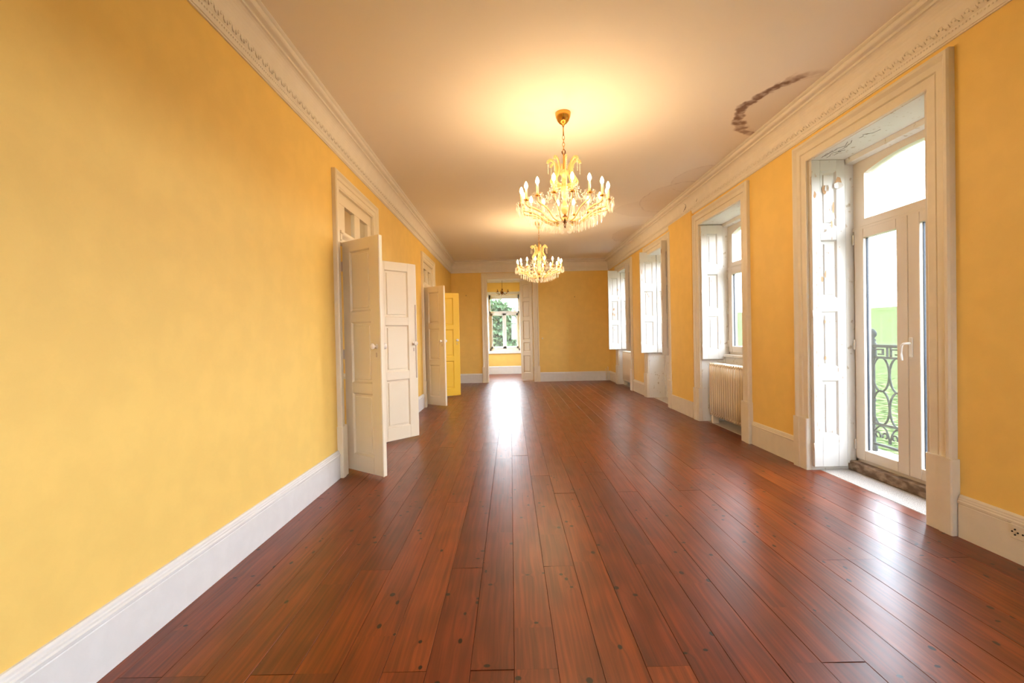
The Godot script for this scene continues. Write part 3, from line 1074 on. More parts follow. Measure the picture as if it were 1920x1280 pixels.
# ---------------------------------------------------------------- radiators
func radiator(label: String, c: float, n: int, y1: float) -> void:
	var r := thing("radiator", label, "radiator", Vector3(2.775, 0, dz(c)), "cast radiators under the windows")
	var pitch := 0.0615
	var h := y1 - 0.11
	var st := tool(true)
	# one section: a deep rounded slab with a fluted front and swollen head and foot
	for x in [-0.046, 0.046]:
		var pts := []
		for i in 5:
			pts.append(Vector3(x, lerpf(0.03, h - 0.03, i / 4.0), 0))
		tube(st, pts, 0.015, 10, 0.0175, Vector3.RIGHT)
	for y in [0.026, h - 0.026]:
		var ring := []
		for i in 7:
			ring.append(Vector3(lerpf(-0.054, 0.054, i / 6.0), y, 0))
		tube(st, ring, 0.021, 10, 0.026)
	st.set_smooth_group(-1)
	bx(st, -0.046, 0.046, 0.03, h - 0.03, -0.0125, 0.0125)
	var sec := done(st)
	for i in n:
		put("section", sec, M.radiator_paint, r, Vector3(0, 0.11, (i - (n - 1) / 2.0) * pitch))
	for k in [-1.0, 1.0]:
		st = tool()
		bx(st, -0.045, 0.045, 0, 0.115, k * (n - 2) / 2.0 * pitch - 0.012, k * (n - 2) / 2.0 * pitch + 0.012, 0.006)
		obj("foot", st, M.radiator_paint, r)
	st = tool(true)
	var e := -(n / 2.0) * pitch - 0.012
	tube(st, curve([Vector3(0, 0.14, e + 0.03), Vector3(0, 0.14, e - 0.01), Vector3(0, 0.13, e - 0.03), Vector3(0, 0.10, e - 0.035), Vector3(0, 0.0, e - 0.035)], 12), 0.011, 8)
	obj("pipe", st, M.radiator_paint, r)
	st = tool(true)
	lathe(st, [Vector2(0, 0.10), Vector2(0.018, 0.10), Vector2(0.02, 0.13), Vector2(0.02, 0.165), Vector2(0.014, 0.18), Vector2(0, 0.182)], 10, Vector3(0, 0, e - 0.030))
	obj("valve", st, M.handle_white, r)

# ---------------------------------------------------------------- chandeliers
func chandelier(label: String, x: float, d: float, spin: float) -> Node3D:
	# heights below are above the floor; the node hangs from the ceiling
	var c := thing("chandelier", label, "chandelier", Vector3(x, YC, dz(d)), "crystal chandeliers of the long room")
	var f := func(y: float) -> float: return y - YC
	var st := tool(true)
	lathe(st, [Vector2(0, 0), Vector2(0.070, 0), Vector2(0.071, -0.012), Vector2(0.066, -0.040), Vector2(0.050, -0.075), Vector2(0.030, -0.098), Vector2(0.014, -0.104), Vector2(0.012, -0.118), Vector2(0, -0.12)], 24)
	obj("ceiling_rose", st, M.brass, c)
	st = tool(true)
	tube(st, [Vector3(0, -0.115, 0), Vector3(0, -0.205, 0)], 0.006, 8)
	obj("stem", st, M.brass, c)
	# chain of oval links
	var y := -0.21
	var k := 0
	while y > f.call(2.93):
		st = tool(true)
		var ring := []
		for i in 10:
			var a := TAU * i / 10
			var sx := 0.011 * cos(a)
			ring.append(Vector3(sx if k % 2 == 0 else 0.0, y - 0.014 + 0.020 * sin(a), 0.0 if k % 2 == 0 else sx))
		tube(st, ring, 0.0026, 5, -1.0, Vector3(0.6, 0.1, 0.7), true)
		obj("chain_link", st, M.brass, c)
		y -= 0.031
		k += 1
	# hook
	st = tool(true)
	var hook := []
	for i in 13:
		var a := PI * 0.5 - TAU * 0.8 * i / 12
		hook.append(Vector3(0.016 * cos(a), f.call(2.915) + 0.022 * sin(a), 0))
	tube(st, hook, 0.0035, 6, -1.0, Vector3(0, 0, 1))
	obj("hook", st, M.dark_brass, c)
	# central shaft with glass balusters
	st = tool(true)
	tube(st, [Vector3(0, f.call(2.895), 0), Vector3(0, f.call(2.27), 0)], 0.008, 8)
	obj("shaft", st, M.brass, c)
	st = tool(true)
	lathe(st, [Vector2(0.01, f.call(2.76)), Vector2(0.03, f.call(2.75)), Vector2(0.045, f.call(2.72)), Vector2(0.02, f.call(2.69)), Vector2(0.014, f.call(2.66)), Vector2(0.03, f.call(2.62)), Vector2(0.038, f.call(2.57)), Vector2(0.022, f.call(2.50)), Vector2(0.016, f.call(2.46)), Vector2(0.034, f.call(2.42)), Vector2(0.03, f.call(2.38)), Vector2(0.014, f.call(2.35))], 14)
	obj("glass_baluster", st, M.gilt_glass, c)
	st = tool(true)
	lathe(st, [Vector2(0.01, f.call(2.34)), Vector2(0.026, f.call(2.325)), Vector2(0.034, f.call(2.30)), Vector2(0.026, f.call(2.28)), Vector2(0.012, f.call(2.265)), Vector2(0.018, f.call(2.25)), Vector2(0.010, f.call(2.232)), Vector2(0, f.call(2.222))], 14)
	obj("hub", st, M.dark_brass, c)
	# crown of eight plumes
	st = tool(true)
	tube(st, curve([Vector3(0.02, f.call(2.61), 0), Vector3(0.085, f.call(2.61), 0), Vector3(0.118, f.call(2.645), 0), Vector3(0.088, f.call(2.70), 0), Vector3(0.070, f.call(2.75), 0), Vector3(0.082, f.call(2.81), 0), Vector3(0.115, f.call(2.842), 0), Vector3(0.142, f.call(2.830), 0), Vector3(0.147, f.call(2.812), 0)], 28), 0.0145, 8, 0.0065, Vector3(0, 0, 1))
	var plume := done(st)
	st = tool(true)
	for i in 6:
		crystal(st, Vector3(0.146, f.call(2.808) - 0.016 * i, 0), 0.005, 0.018)
	for i in 4:
		crystal(st, Vector3(0.118, f.call(2.63) - 0.017 * i, 0), 0.006, 0.020)
	crystal(st, Vector3(0.118, f.call(2.565), 0), 0.010, 0.045)
	var plume_drops := done(st)
	for i in 8:
		var o := put("plume", plume, M.gilt_glass, c)
		o.rotation.y = spin + TAU * i / 8
		put("crystal_string", plume_drops, M.crystal, o).set_meta("kind", "stuff")
	# sixteen arms with candle, bulb, pan and drops
	var R := 0.394
	var tip: float = f.call(2.435)
	st = tool(true)
	tube(st, curve([Vector3(0.02, f.call(2.315), 0), Vector3(0.085, f.call(2.275), 0), Vector3(0.165, f.call(2.285), 0), Vector3(0.245, f.call(2.345), 0), Vector3(0.315, f.call(2.372), 0), Vector3(0.375, f.call(2.385), 0), Vector3(R, f.call(2.41), 0), Vector3(R, tip, 0)], 26), 0.0095, 7, 0.005, Vector3(0, 0, 1))
	var arm := done(st)
	st = tool(true)
	lathe(st, [Vector2(0, tip - 0.006), Vector2(0.022, tip - 0.004), Vector2(0.026, tip + 0.004), Vector2(0.016, tip + 0.008), Vector2(0.012, tip + 0.014), Vector2(0, tip + 0.014)], 10, Vector3(R, 0, 0))
	var pan := done(st)
	st = tool(true)
	lathe(st, [Vector2(0.0095, tip + 0.010), Vector2(0.0095, tip + 0.098), Vector2(0, tip + 0.098)], 10, Vector3(R, 0, 0))
	var candle := done(st)
	st = tool(true)
	lathe(st, [Vector2(0, tip + 0.096), Vector2(0.008, tip + 0.098), Vector2(0.0155, tip + 0.115), Vector2(0.0165, tip + 0.128), Vector2(0.012, tip + 0.146), Vector2(0.005, tip + 0.160), Vector2(0, tip + 0.166)], 12, Vector3(R, 0, 0))
	var bulb := done(st)
	st = tool(true)
	# scalloped glass dish
	for i in 12:
		var a0 := TAU * i / 12
		var a1 := TAU * (i + 1) / 12
		var r0 := 0.050 if i % 2 == 0 else 0.041
		var r1 := 0.041 if i % 2 == 0 else 0.050
		var p0 := Vector3(R + 0.014 * cos(a0), tip + 0.006, 0.014 * sin(a0))
		var p1 := Vector3(R + 0.014 * cos(a1), tip + 0.006, 0.014 * sin(a1))
		quad(st, p0, p1, Vector3(R + r1 * cos(a1), tip + 0.024, r1 * sin(a1)), Vector3(R + r0 * cos(a0), tip + 0.024, r0 * sin(a0)))
	var dish := done(st)
	st = tool()
	for i in 8:
		var a := TAU * i / 8
		var p := Vector3(R + 0.046 * cos(a), tip + 0.020, 0.046 * sin(a))
		crystal(st, p, 0.0055, 0.022, a)
		crystal(st, p - Vector3(0, 0.022, 0), 0.0105, 0.075, a)
	for p in [[0.10, 2.27, 0.07], [0.145, 2.275, 0.07], [0.185, 2.295, 0.085], [0.225, 2.325, 0.105], [0.26, 2.35, 0.115], [0.295, 2.365, 0.11], [0.335, 2.375, 0.105], [0.05, 2.29, 0.07]]:
		crystal(st, Vector3(p[0], f.call(p[1]), 0), 0.006, 0.022)
		crystal(st, Vector3(p[0], f.call(p[1]) - 0.022, 0), 0.010, p[2] - 0.015)
	# bead string from the crown down to the dish
	for i in 15:
		var t := i / 14.0
		var q := Vector3(lerpf(0.118, R - 0.04, t), f.call(lerpf(2.63, 2.45, t) - 0.10 * sin(PI * t)), 0)
		crystal(st, q, 0.0055, 0.017, t * 7.0)
	for i in 9:
		var t := i / 8.0
		var a := TAU / 16 * t
		crystal(st, Vector3(R * cos(a), tip - 0.01 - 0.055 * sin(PI * t), R * sin(a)), 0.0055, 0.017, t * 5.0)
	var drops := done(st)
	for i in 16:
		var o := put("arm", arm, M.gilt_glass, c)
		o.rotation.y = spin + TAU * i / 16
		put("drip_pan", pan, M.brass, o)
		put("glass_dish", dish, M.crystal, o)
		put("candle", candle, M.candle_tube, o)
		put("crystal_drop", drops, M.crystal, o).set_meta("kind", "stuff")
		var b := put("bulb", bulb, M.bulb, o)
		var l := OmniLight3D.new()
		l.name = "bulb_light"
		l.light_color = Color(1.0, 0.86, 0.68)
		l.light_energy = BULB
		l.light_size = 0.014
		l.omni_range = 30.0
		l.omni_attenuation = 2.0
		l.shadow_enabled = true
		l.position = Vector3(R, tip + 0.128, 0)
		b.add_child(l)
	return c

# breaks in the cornice above the windows: x, height, depth, width
const CRACKS := [[[2.600, 3.178, 6.98, 0.007], [2.618, 3.150, 6.93], [2.624, 3.115, 6.90], [2.627, 3.085, 6.93], [2.625, 3.050, 6.99]], [[2.592, 3.185, 6.62, 0.002], [2.618, 3.150, 6.52], [2.626, 3.105, 6.49], [2.626, 3.070, 6.53]]]
const BULB := 0.017

func small_chandelier() -> void:
	var c := thing("chandelier", "small unlit brass chandelier hanging in the room beyond the doorway", "chandelier", Vector3(-0.232, YC, dz(14.2)))
	var st := tool(true)
	lathe(st, [Vector2(0, 0), Vector2(0.05, 0), Vector2(0.04, -0.05), Vector2(0.01, -0.07), Vector2(0, -0.07)], 14)
	obj("ceiling_rose", st, M.brass, c)
	st = tool(true)
	tube(st, [Vector3(0, -0.06, 0), Vector3(0, -0.60, 0)], 0.005, 6)
	obj("rod", st, M.dark_brass, c)
	st = tool(true)
	lathe(st, [Vector2(0.008, -0.58), Vector2(0.022, -0.61), Vector2(0.012, -0.65), Vector2(0.03, -0.69), Vector2(0.035, -0.72), Vector2(0.015, -0.76), Vector2(0, -0.79)], 12)
	obj("shaft", st, M.dark_brass, c)
	for i in 6:
		var a := TAU * i / 6 + 0.3
		var d := Vector3(cos(a), 0, sin(a))
		st = tool(true)
		tube(st, curve([d * 0.02 + Vector3(0, -0.71, 0), d * 0.09 + Vector3(0, -0.755, 0), d * 0.16 + Vector3(0, -0.73, 0), d * 0.185 + Vector3(0, -0.69, 0)], 12), 0.006, 6)
		var arm := obj("arm", st, M.dark_brass, c)
		st = tool(true)
		lathe(st, [Vector2(0.004, -0.695), Vector2(0.03, -0.685), Vector2(0.032, -0.675), Vector2(0.009, -0.67), Vector2(0.009, -0.62), Vector2(0, -0.62)], 10, d * 0.185)
		obj("cup", st, M.dark_brass if i % 2 == 0 else M.candle_tube, arm)
		st = tool()
		for k in 3:
			crystal(st, d * (0.10 + 0.04 * k) + Vector3(0, -0.76, 0), 0.008, 0.05)
		obj("crystal_drop", st, M.crystal, arm)

# ---------------------------------------------------------------- small fittings
func fittings() -> void:
	var s := thing("power_socket", "small cream double power socket set in the skirting near the balcony window", "socket", Vector3(XR - 0.022, 0.165, dz(2.405)))
	var st := tool()
	bx(st, -0.008, 0.002, -0.037, 0.037, -0.055, 0.055, 0.003)
	obj("plate", st, M.casing_paint, s)
	for z in [-0.026, 0.026]:
		st = tool(true)
		for a in [0.0, PI / 2, PI, PI * 1.5]:
			lathe(st, [Vector2(0, 0), Vector2(0.0045, 0), Vector2(0.0045, 0.003), Vector2(0, 0.003)], 8, Vector3(-0.0105, 0.014 * sin(a), z + 0.014 * cos(a)), Basis(Vector3.FORWARD, -PI / 2))
		obj("pin_hole", st, M.hole, s)
	st = tool()
	bx(st, XR - 0.0235, XR - 0.021, 0.108, 0.113, dz(2.38), dz(2.56))
	s = thing("light_switch", "pale light switch on the end wall beside the doorway", "switch", Vector3(0.852, 1.16, dz(ZF)))
	st = tool()
	bx(st, -0.03, 0.03, -0.04, 0.04, -0.001, 0.009, 0.003)
	obj("plate", st, M.yellow_paint, s)
	st = tool()
	bx(st, -0.012, 0.012, -0.02, 0.02, 0.008, 0.014, 0.002)
	obj("rocker", st, M.casing_paint, s)
	for p in [[-1.173, 2.351, "between the yellow door leaf and the doorway"], [1.734, 2.262, "between the doorway and the shutters"]]:
		s = thing("wall_hook", "small dark hook in the end wall " + p[2], "hook", Vector3(p[0], p[1], dz(ZF)), "picture hooks on the end wall")
		st = tool(true)
		tube(st, curve([Vector3(0, 0.01, -0.005), Vector3(0, 0.008, 0.02), Vector3(0, -0.012, 0.026), Vector3(0, -0.016, 0.014)], 8), 0.006, 6)
		obj("hook_wire", st, M.dark_brass, s)
	for k in 2:
		st = tool(true)
		tube(st, [Vector3(2.545 + 0.05 * k, 0.0, dz(ZF - 0.04)), Vector3(2.545 + 0.05 * k, 0.30 + 0.05 * k, dz(ZF - 0.04)), Vector3(2.545 + 0.05 * k, 0.31 + 0.05 * k, dz(ZF + 0.02))], 0.009, 8)
		solo("heating_pipe", st, M.radiator_paint, ["shorter cream heating pipe rising in the corner beside the end wall's skirting", "taller cream heating pipe rising right in the corner of the end wall"][k], "pipe", "heating pipes in the corner")

# ---------------------------------------------------------------- balcony and the land outside
func balcony() -> void:
	var c: float = WINS[2]
	var st := tool()
	bx(st, XW - 0.01, 3.64, -0.16, 0.055, dz(c - 1.10), dz(c + 1.10), 0.02)
	solo("balcony_floor", st, M.granite, "stone balcony slab outside the tall window", "balcony", "", "structure")
	var r := thing("balcony_railing", "dark green cast iron balcony railing of interlaced ovals outside the tall window", "railing", Vector3(3.53, 0.055, dz(c)))
	var L := 1.0
	st = tool()
	bx(st, -0.022, 0.022, 1.010, 1.040, -L, L, 0.006)
	obj("top_rail", st, M.iron, r)
	for y in [0.915, 0.275, 0.075]:
		st = tool()
		bx(st, -0.012, 0.012, y - 0.011, y + 0.011, -L, L, 0.003)
		obj("bar", st, M.iron, r)
	for z in [-L, L]:
		st = tool(true)
		lathe(st, [Vector2(0, 0), Vector2(0.035, 0), Vector2(0.036, 0.05), Vector2(0.022, 0.07), Vector2(0.020, 0.48), Vector2(0.028, 0.50), Vector2(0.020, 0.52), Vector2(0.020, 0.90), Vector2(0.034, 0.92), Vector2(0.034, 1.05), Vector2(0.022, 1.06), Vector2(0.030, 1.08), Vector2(0.016, 1.10), Vector2(0.034, 1.125), Vector2(0.036, 1.15), Vector2(0.024, 1.175), Vector2(0.010, 1.19), Vector2(0, 1.195)], 10, Vector3(0, 0, z))
		obj("post", st, M.iron, r)
	st = tool(true)
	var ring := []
	for i in 20:
		var a := TAU * i / 20
		ring.append(Vector3(0, 0.165 * sin(a), 0.098 * cos(a)))
	tube(st, ring, 0.0095, 6, -1.0, Vector3.RIGHT, true)
	var oval := done(st)
	st = tool(true)
	var half := []
	for s in [-1.0, 1.0]:
		var pts := []
		for i in 15:
			var t := i / 14.0
			var ang := -0.4 + t * 5.0
			var rr := 0.042 * (1.0 - 0.65 * t)
			pts.append(Vector3(0, 0.10 - 0.02 + rr * sin(ang), s * (0.048 - rr * cos(ang) * 0.9)))
		tube(st, pts, 0.0085, 5, -1.0, Vector3.RIGHT)
	var arch := []
	for i in 11:
		var a := PI * i / 10
		arch.append(Vector3(0, 0.02 + 0.155 * sin(a), 0.094 * cos(a)))
	tube(st, arch, 0.0085, 5, -1.0, Vector3.RIGHT)
	var scroll := done(st)
	var n := 10
	for i in n:
		var z := -L + (i + 0.5) * 2.0 * L / n
		for y in [0.435, 0.755]:
			put("oval_ring", oval, M.iron, r, Vector3(0, y, z))
		put("scroll", scroll, M.iron, r, Vector3(0, 0.085, z))
		st = tool()
		# key pattern between the upper bars
		bx(st, -0.007, 0.007, 0.985, 0.999, z - 0.075, z + 0.030)
		bx(st, -0.007, 0.007, 0.940, 0.999, z + 0.018, z + 0.032)
		bx(st, -0.007, 0.007, 0.940, 0.953, z - 0.030, z + 0.030)
		bx(st, -0.007, 0.007, 0.925, 1.015, z - 0.088, z - 0.074)
		bx(st, -0.007, 0.007, 0.925, 1.015, z + 0.070, z + 0.084)
		obj("key_ornament", st, M.iron, r)
	for z in [-L, L]:
		for y in [0.075, 0.275, 0.915, 1.025]:
			st = tool()
			bx(st, -0.37, 0.0, y - 0.011, y + 0.011, z - 0.011, z + 0.011, 0.003)
			obj("return_bar", st, M.iron, r)
		for x in [-0.30, -0.20, -0.10]:
			st = tool()
			bx(st, x - 0.008, x + 0.008, 0.08, 1.02, z - 0.008, z + 0.008)
			obj("return_bar", st, M.iron, r)

func foliage(st: SurfaceTool, centre: Vector3, r: Vector3, n: int, size: float) -> void:
	for i in n:
		var d := Vector3(rng.randfn(), rng.randfn(), rng.randfn()).normalized()
		var p := centre + d * r * pow(rng.randf(), 0.28) * rng.randf_range(0.82, 1.08)
		var a := Vector3(rng.randfn(), rng.randfn(), rng.randfn()).normalized()
		var b := a.cross(Vector3(rng.randfn(), rng.randfn(), rng.randfn())).normalized()
		var s := size * rng.randf_range(0.6, 1.4)
		quad(st, p - a * s, p - b * s * 0.5, p + a * s, p + b * s * 0.5)

func tree(label: String, at: Vector3, h: float, blobs: Array, m: Material, size: float, seed_: int, called := "tree") -> void:
	rng.seed = seed_
	var t := thing(called, label, "tree", at, "trees and bushes outside the windows")
	var st := tool(true)
	tube(st, [Vector3(0, -0.3, 0), Vector3(0.05, h * 0.3, 0), Vector3(0, h * 0.7, 0.05)], h * 0.03, 7)
	obj("trunk", st, M.bark, t)
	st = tool()
	for b in blobs:
		foliage(st, b[0], b[1], b[2], size)
	obj("foliage", st, m, t).set_meta("kind", "stuff")

func land() -> void:
	var st := tool()
	var g := -4.2
	face(st, Vector3(XW, g, 90), Vector3(170, g, 90), Vector3(170, g, -190), Vector3(XW, g, -190), Vector3.UP)
	face(st, Vector3(-90, g, 90), Vector3(XW, g, 90), Vector3(XW, g, -190), Vector3(-90, g, -190), Vector3.UP)
	solo("lawn", st, M.grass, "bright green lawn below the balcony railing", "lawn", "", "structure")
	# rolling hills across the valley
	var n := FastNoiseLite.new()
	n.seed = 9
	n.frequency = 0.006
	st = tool(true)
	var cols := 60
	for k in 6:
		for i in cols:
			var q := []
			for e in [[0, 0], [1, 0], [1, 1], [0, 1]]:
				var a: float = -1.5 + 2.7 * (i + e[0]) / cols
				var rr: float = 150.0 + 110.0 * (k + e[1])
				var hh: float = -6.0 + (k + e[1]) * 5.6 + 12.0 * n.get_noise_2d(rr * cos(a), rr * sin(a))
				q.append(Vector3(rr * cos(a), hh if k + e[1] > 0 else -9.0, rr * sin(a)))
			face(st, q[0], q[1], q[2], q[3], Vector3.UP)
	solo("hill_range", st, M.grass, "low green hills on the horizon beyond the lawn", "hills", "", "structure")
	tree("large green tree filling the far room's window", Vector3(-2.2, g, -38), 9.0, [[Vector3(0.4, 5.6, 0), Vector3(2.6, 3.0, 2.2), 9000], [Vector3(-2.4, 5.2, 0), Vector3(2.4, 2.8, 2.2), 7000], [Vector3(2.6, 4.0, 0.5), Vector3(1.6, 2.0, 1.6), 3500]], M.leaf, 0.20, 101)
	tree("rounded green bush under the large tree outside the far room's window", Vector3(0.0, g, -31), 4.0, [[Vector3(0.4, 3.0, 0), Vector3(2.0, 1.9, 1.6), 8000], [Vector3(-2.2, 2.8, 0.4), Vector3(1.8, 1.6, 1.4), 6000]], M.leaf, 0.13, 102, "bush")
	var spots := [[70, -60, 6.0], [82, -74, 7.0], [96, -62, 5.0], [104, -100, 8.0], [88, -95, 6.0], [120, -120, 8.0], [76, -45, 5.0]]
	var says := ["broad tree beyond the lawn seen past the railing", "round tree standing alone beyond the lawn", "low tree between two taller ones beyond the lawn", "tall distant tree below the hills", "spreading tree at the lawn's far edge", "dense tree at the foot of the hills", "small tree at the lawn's edge beside the round one"]
	for i in spots.size():
		var p: Array = spots[i]
		tree(says[i], Vector3(p[0], g, p[1]), p[2], [[Vector3(0, p[2] * 0.6, 0), Vector3(p[2] * 0.5, p[2] * 0.42, p[2] * 0.5), 420]], M.leaf, 0.45, 200 + i)

# ---------------------------------------------------------------- neighbouring rooms
func other_rooms() -> void:
	# far room: back wall with a window
	var z0 := ZF + 0.3
	var zb := 15.3
	var st := tool()
	var wx0 := -0.70
	var wx1 := 0.305
	var wy0 := 0.76
	var wy1 := 2.60
	bx(st, XL, wx0, -0.2, 3.3, dz(zb), dz(zb + 0.35))
	bx(st, wx1, XR, -0.2, 3.3, dz(zb), dz(zb + 0.35))
	bx(st, wx0, wx1, -0.2, wy0, dz(zb), dz(zb + 0.35))
	bx(st, wx0, wx1, wy1, 3.3, dz(zb), dz(zb + 0.35))
	solo("wall_next_room", st, M.yellow_paint, "bright yellow wall round the window seen through the doorway", "wall", "", "structure")
	st = tool()
	bx(st, XS, XL, -0.2, 0.8, dz(z0), dz(zb + 0.35))
	bx(st, XS, XL, 2.7, 3.3, dz(z0), dz(zb + 0.35))
	bx(st, XS, XL, 0.8, 2.7, dz(z0), dz(13.5))
	bx(st, XS, XL, 0.8, 2.7, dz(14.9), dz(zb + 0.35))
	solo("wall_next_room_side", st, M.yellow_paint, "yellow side wall of the room beyond the doorway", "wall", "", "structure")
	st = tool()
	bx(st, XS, XW, 3.22, 3.5, dz(z0), dz(zb + 0.35))
	solo("ceiling", st, M.plaster_white, "white ceiling of the room beyond the doorway", "ceiling", "", "structure")
	st = tool()
	bx(st, XL, XR, -0.011, 0.0, dz(ZF + 0.14), dz(zb))
	solo("floor", st, M.side_floor, "wooden floor of the room beyond the doorway", "floor", "", "structure")
	st = tool()
	mould(st, skirting_profile(0.26), Vector3(XL, 0, dz(zb)), Vector3(XR, 0, dz(zb)), Vector3.BACK, Vector3.UP)
	solo("baseboard_next_room", st, M.white_paint, "white skirting under the window of the room beyond", "skirting board", "", "structure")
	st = tool()
	mould(st, [Vector2(0, 2.99), Vector2(0.02, 2.99), Vector2(0.03, 3.03), Vector2(0.07, 3.06), Vector2(0.10, 3.14), Vector2(0.10, 3.22), Vector2(0, 3.22)], Vector3(XL, 0, dz(zb)), Vector3(XR, 0, dz(zb)), Vector3.BACK, Vector3.UP)
	solo("trim_5", st, M.plaster_white, "white cornice above the window of the room beyond", "cornice", "", "structure")
	var w := thing("window_7", "white window framing a tree in the room beyond the doorway", "window", Vector3.ZERO, "", "structure")
	st = tool()
	var cx := (wx0 + wx1) / 2
	for k in [-1.0, 1.0]:
		bx(st, cx + k * 0.500, cx + k * 0.575, wy0 - 0.08, wy1 + 0.09, dz(zb - 0.025), dz(zb + 0.002), 0.005)
	bx(st, cx - 0.575, cx + 0.575, wy1, wy1 + 0.09, dz(zb - 0.027), dz(zb + 0.002), 0.005)
	bx(st, cx - 0.60, cx + 0.60, wy0 - 0.09, wy0, dz(zb - 0.05), dz(zb + 0.002), 0.005)
	obj("casing", st, M.white_paint, w)
	st = tool()
	var f0 := zb + 0.10
	var f1 := zb + 0.16
	bx(st, wx0, wx0 + 0.05, wy0, wy1, dz(f0), dz(f1))
	bx(st, wx1 - 0.05, wx1, wy0, wy1, dz(f0), dz(f1))
	bx(st, wx0, wx1, wy1 - 0.13, wy1, dz(f0), dz(f1))
	bx(st, wx0, wx1, wy0, wy0 + 0.07, dz(f0), dz(f1))
	bx(st, wx0, wx1, 1.99, 2.06, dz(f0), dz(f1))
	obj("frame", st, M.white_paint, w)
	st = tool()
	bx(st, wx0 + 0.04, wx1 - 0.04, 2.05, wy1 - 0.12, dz(f0 + 0.03), dz(f0 + 0.035))
	obj("pane", st, M.pane_glass, w)
	for k in [0, 1]:
		var a := wx0 + 0.05 if k == 0 else cx
		var b := cx if k == 0 else wx1 - 0.05
		st = tool()
		bx(st, a, a + 0.06, wy0 + 0.07, 1.99, dz(f0 - 0.02), dz(f1 - 0.02), 0.004)
		bx(st, b - 0.06, b, wy0 + 0.07, 1.99, dz(f0 - 0.02), dz(f1 - 0.02), 0.004)
		bx(st, a, b, wy0 + 0.07, wy0 + 0.14, dz(f0 - 0.02), dz(f1 - 0.02), 0.004)
		bx(st, a, b, 1.92, 1.99, dz(f0 - 0.02), dz(f1 - 0.02), 0.004)
		var sash := obj("casement", st, M.white_paint, w)
		st = tool()
		bx(st, a + 0.05, b - 0.05, wy0 + 0.13, 1.93, dz(f0 + 0.01), dz(f0 + 0.015))
		obj("pane", st, M.pane_glass, sash)
	w = thing("window_11", "unseen window added for daylight in the door wall's side of the room beyond the doorway", "window", Vector3.ZERO, "", "structure")  # out of view, added to brighten the room beyond the doorway
	st = tool()
	for k in [13.5, 14.17, 14.83]:
		bx(st, XS + 0.05, XS + 0.10, 0.8, 2.7, dz(k), dz(k + 0.07))
	for y in [0.8, 2.63]:
		bx(st, XS + 0.05, XS + 0.10, y, y + 0.07, dz(13.5), dz(14.9))
	obj("frame", st, M.white_paint, w)
	for k in [13.57, 14.24]:
		st = tool()
		bx(st, XS + 0.07, XS + 0.075, 0.87, 2.63, dz(k), dz(k + 0.6))
		obj("pane", st, M.pane_glass, w)
	# rooms behind the left wall: an outer wall with added windows, and partitions
	var xo := -4.2
	var wins := [2.98, 6.75]
	st = tool()
	var at := 2.4
	for c in wins:
		bx(st, xo - 0.3, xo, -0.2, YC, dz(at), dz(c - 0.5))
		bx(st, xo - 0.3, xo, -0.2, 0.85, dz(c - 0.5), dz(c + 0.5))
		bx(st, xo - 0.3, xo, 2.6, YC, dz(c - 0.5), dz(c + 0.5))
		at = c + 0.5
	bx(st, xo - 0.3, xo, -0.2, YC, dz(at), dz(10.3))
	solo("wall_outer", st, M.yellow_paint, "yellow outer wall of the side rooms behind the open doors", "wall", "", "structure")
	var says := ["yellow cross wall at the closed end of the first side room", "yellow cross wall seen through the first pair of doors", "yellow cross wall seen through the second pair of doors"]
	var ds := [2.3, 5.78, 10.1]
	for i in 3:
		st = tool()
		bx(st, xo, XS, -0.2, YC, dz(ds[i]), dz(ds[i] + 0.15))
		solo("wall_cross", st, M.yellow_paint, says[i], "wall", "", "structure")
	st = tool()
	bx(st, xo, XL, -0.011, 0.001, dz(2.4), dz(10.2))
	var o := solo("floor", st, M.side_floor, "wooden floor of the side rooms behind the doors", "floor", "", "structure")
	st = tool()
	mould(st, [Vector2(0, 0.755), Vector2(0.015, 0.76), Vector2(0.022, 0.79), Vector2(0.012, 0.82), Vector2(0, 0.825)], Vector3(xo, 0, dz(5.78)), Vector3(XS, 0, dz(5.78)), Vector3.BACK, Vector3.UP)
	solo("trim_6", st, M.door_paint, "cream dado rail on the wall seen through the first doors", "trim", "", "structure")
	for i in 2:  # windows out of view, added to light the side rooms
		var c: float = wins[i]
		var wn := thing("window_%d" % (8 + i), ["unseen window added for daylight in the side room behind the first pair of doors", "unseen window added for daylight in the side room behind the second pair of doors"][i], "window", Vector3.ZERO, "", "structure")
		st = tool()
		for k in [-0.5, -0.03, 0.44]:
			bx(st, xo - 0.2, xo - 0.14, 0.85, 2.6, dz(c + k), dz(c + k + 0.06))
		bx(st, xo - 0.2, xo - 0.14, 0.85, 0.92, dz(c - 0.5), dz(c + 0.5))
		bx(st, xo - 0.2, xo - 0.14, 2.53, 2.6, dz(c - 0.5), dz(c + 0.5))
		obj("frame", st, M.white_paint, wn)
		for k in [-0.44, 0.03]:
			st = tool()
			bx(st, xo - 0.174, xo - 0.168, 0.92, 2.53, dz(c + k), dz(c + k + 0.41))
			obj("pane", st, M.pane_glass, wn)

func added_back_window() -> void:  # unseen window behind the camera, added as fill daylight for the room
	var w := thing("window_12", "unseen window added for daylight in the wall opposite the end wall", "window", Vector3.ZERO, "", "structure")
	var st := tool()
	for k in [-0.55, -0.04, 0.47]:
		bx(st, BX + k, BX + k + 0.08, 0.9, HEAD, dz(ZB - 0.08), dz(ZB - 0.14))
	for y in [0.9, 2.05, HEAD - 0.08]:
		bx(st, BX - 0.55, BX + 0.55, y, y + 0.08, dz(ZB - 0.08), dz(ZB - 0.14))
	obj("frame", st, M.upvc, w)
	for k in [-0.47, 0.04]:
		st = tool()
		bx(st, BX + k, BX + k + 0.43, 0.98, HEAD - 0.08, dz(ZB - 0.105), dz(ZB - 0.110))
		obj("pane", st, M.pane_glass, w)

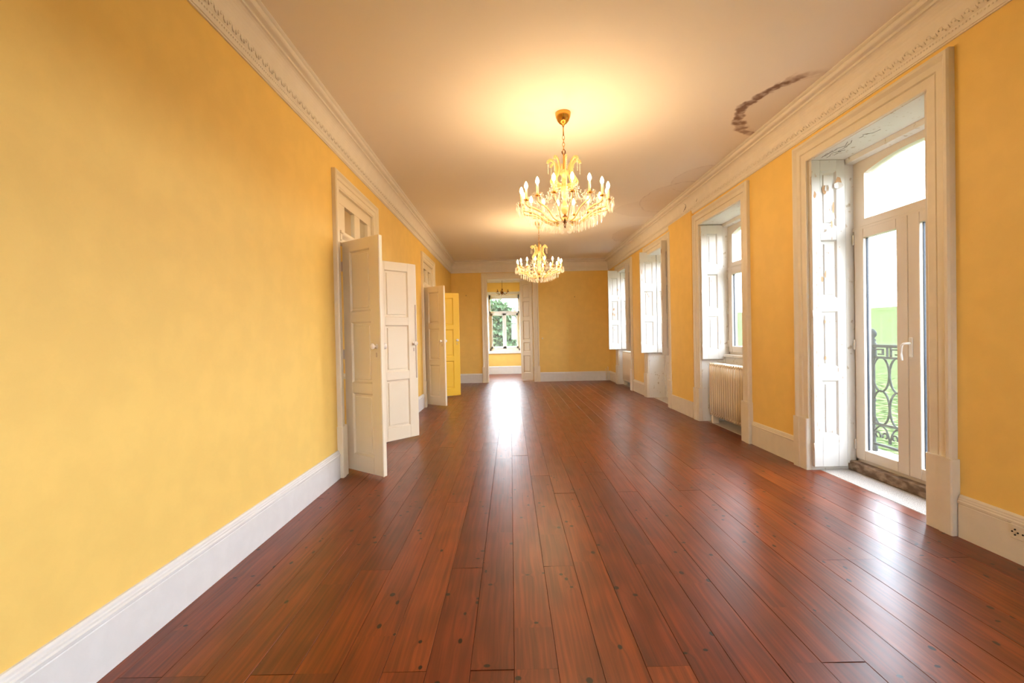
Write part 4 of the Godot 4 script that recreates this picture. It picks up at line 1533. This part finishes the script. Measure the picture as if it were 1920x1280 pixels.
func _ready() -> void:
	set_view()
	make_materials()
	room()
	other_rooms()
	left_door(1, 4.88, "first pair of cream panelled doors standing open, fanlight with two panes above", [
		[Vector2(XL + 0.028, 4.400), Vector2(-1.115, 4.085), 0.525, M.door_paint, -1.0, false],
		[Vector2(XL + 0.028, 5.392), Vector2(-1.150, 5.835), 0.560, M.door_paint, 1.0, true]])
	left_door(2, 9.01, "second pair of doors standing open, one leaf painted bright yellow", [
		[Vector2(XL + 0.028, 8.520), Vector2(-1.145, 8.200), 0.505, M.door_paint, -1.0, false],
		[Vector2(XL + 0.028, 9.53), Vector2(-1.075, 9.72), 0.515, M.yellow_door_paint, 1.0, false]])
	far_door()
	make_windows()
	added_back_window()
	radiator("larger cream column radiator under the window beside the balcony window", WINS[3], 16, 0.825)
	radiator("cream column radiator half hidden under the window next to the end wall", WINS[5], 16, 0.825)
	chandelier("large lit crystal chandelier with gold arms on the side of the balcony window", 0.518, 4.28, 0.05)
	chandelier("lit crystal chandelier hanging in front of the end wall's doorway", 0.540, 8.38, 0.16)
	small_chandelier()
	fittings()
	balcony()
	land()
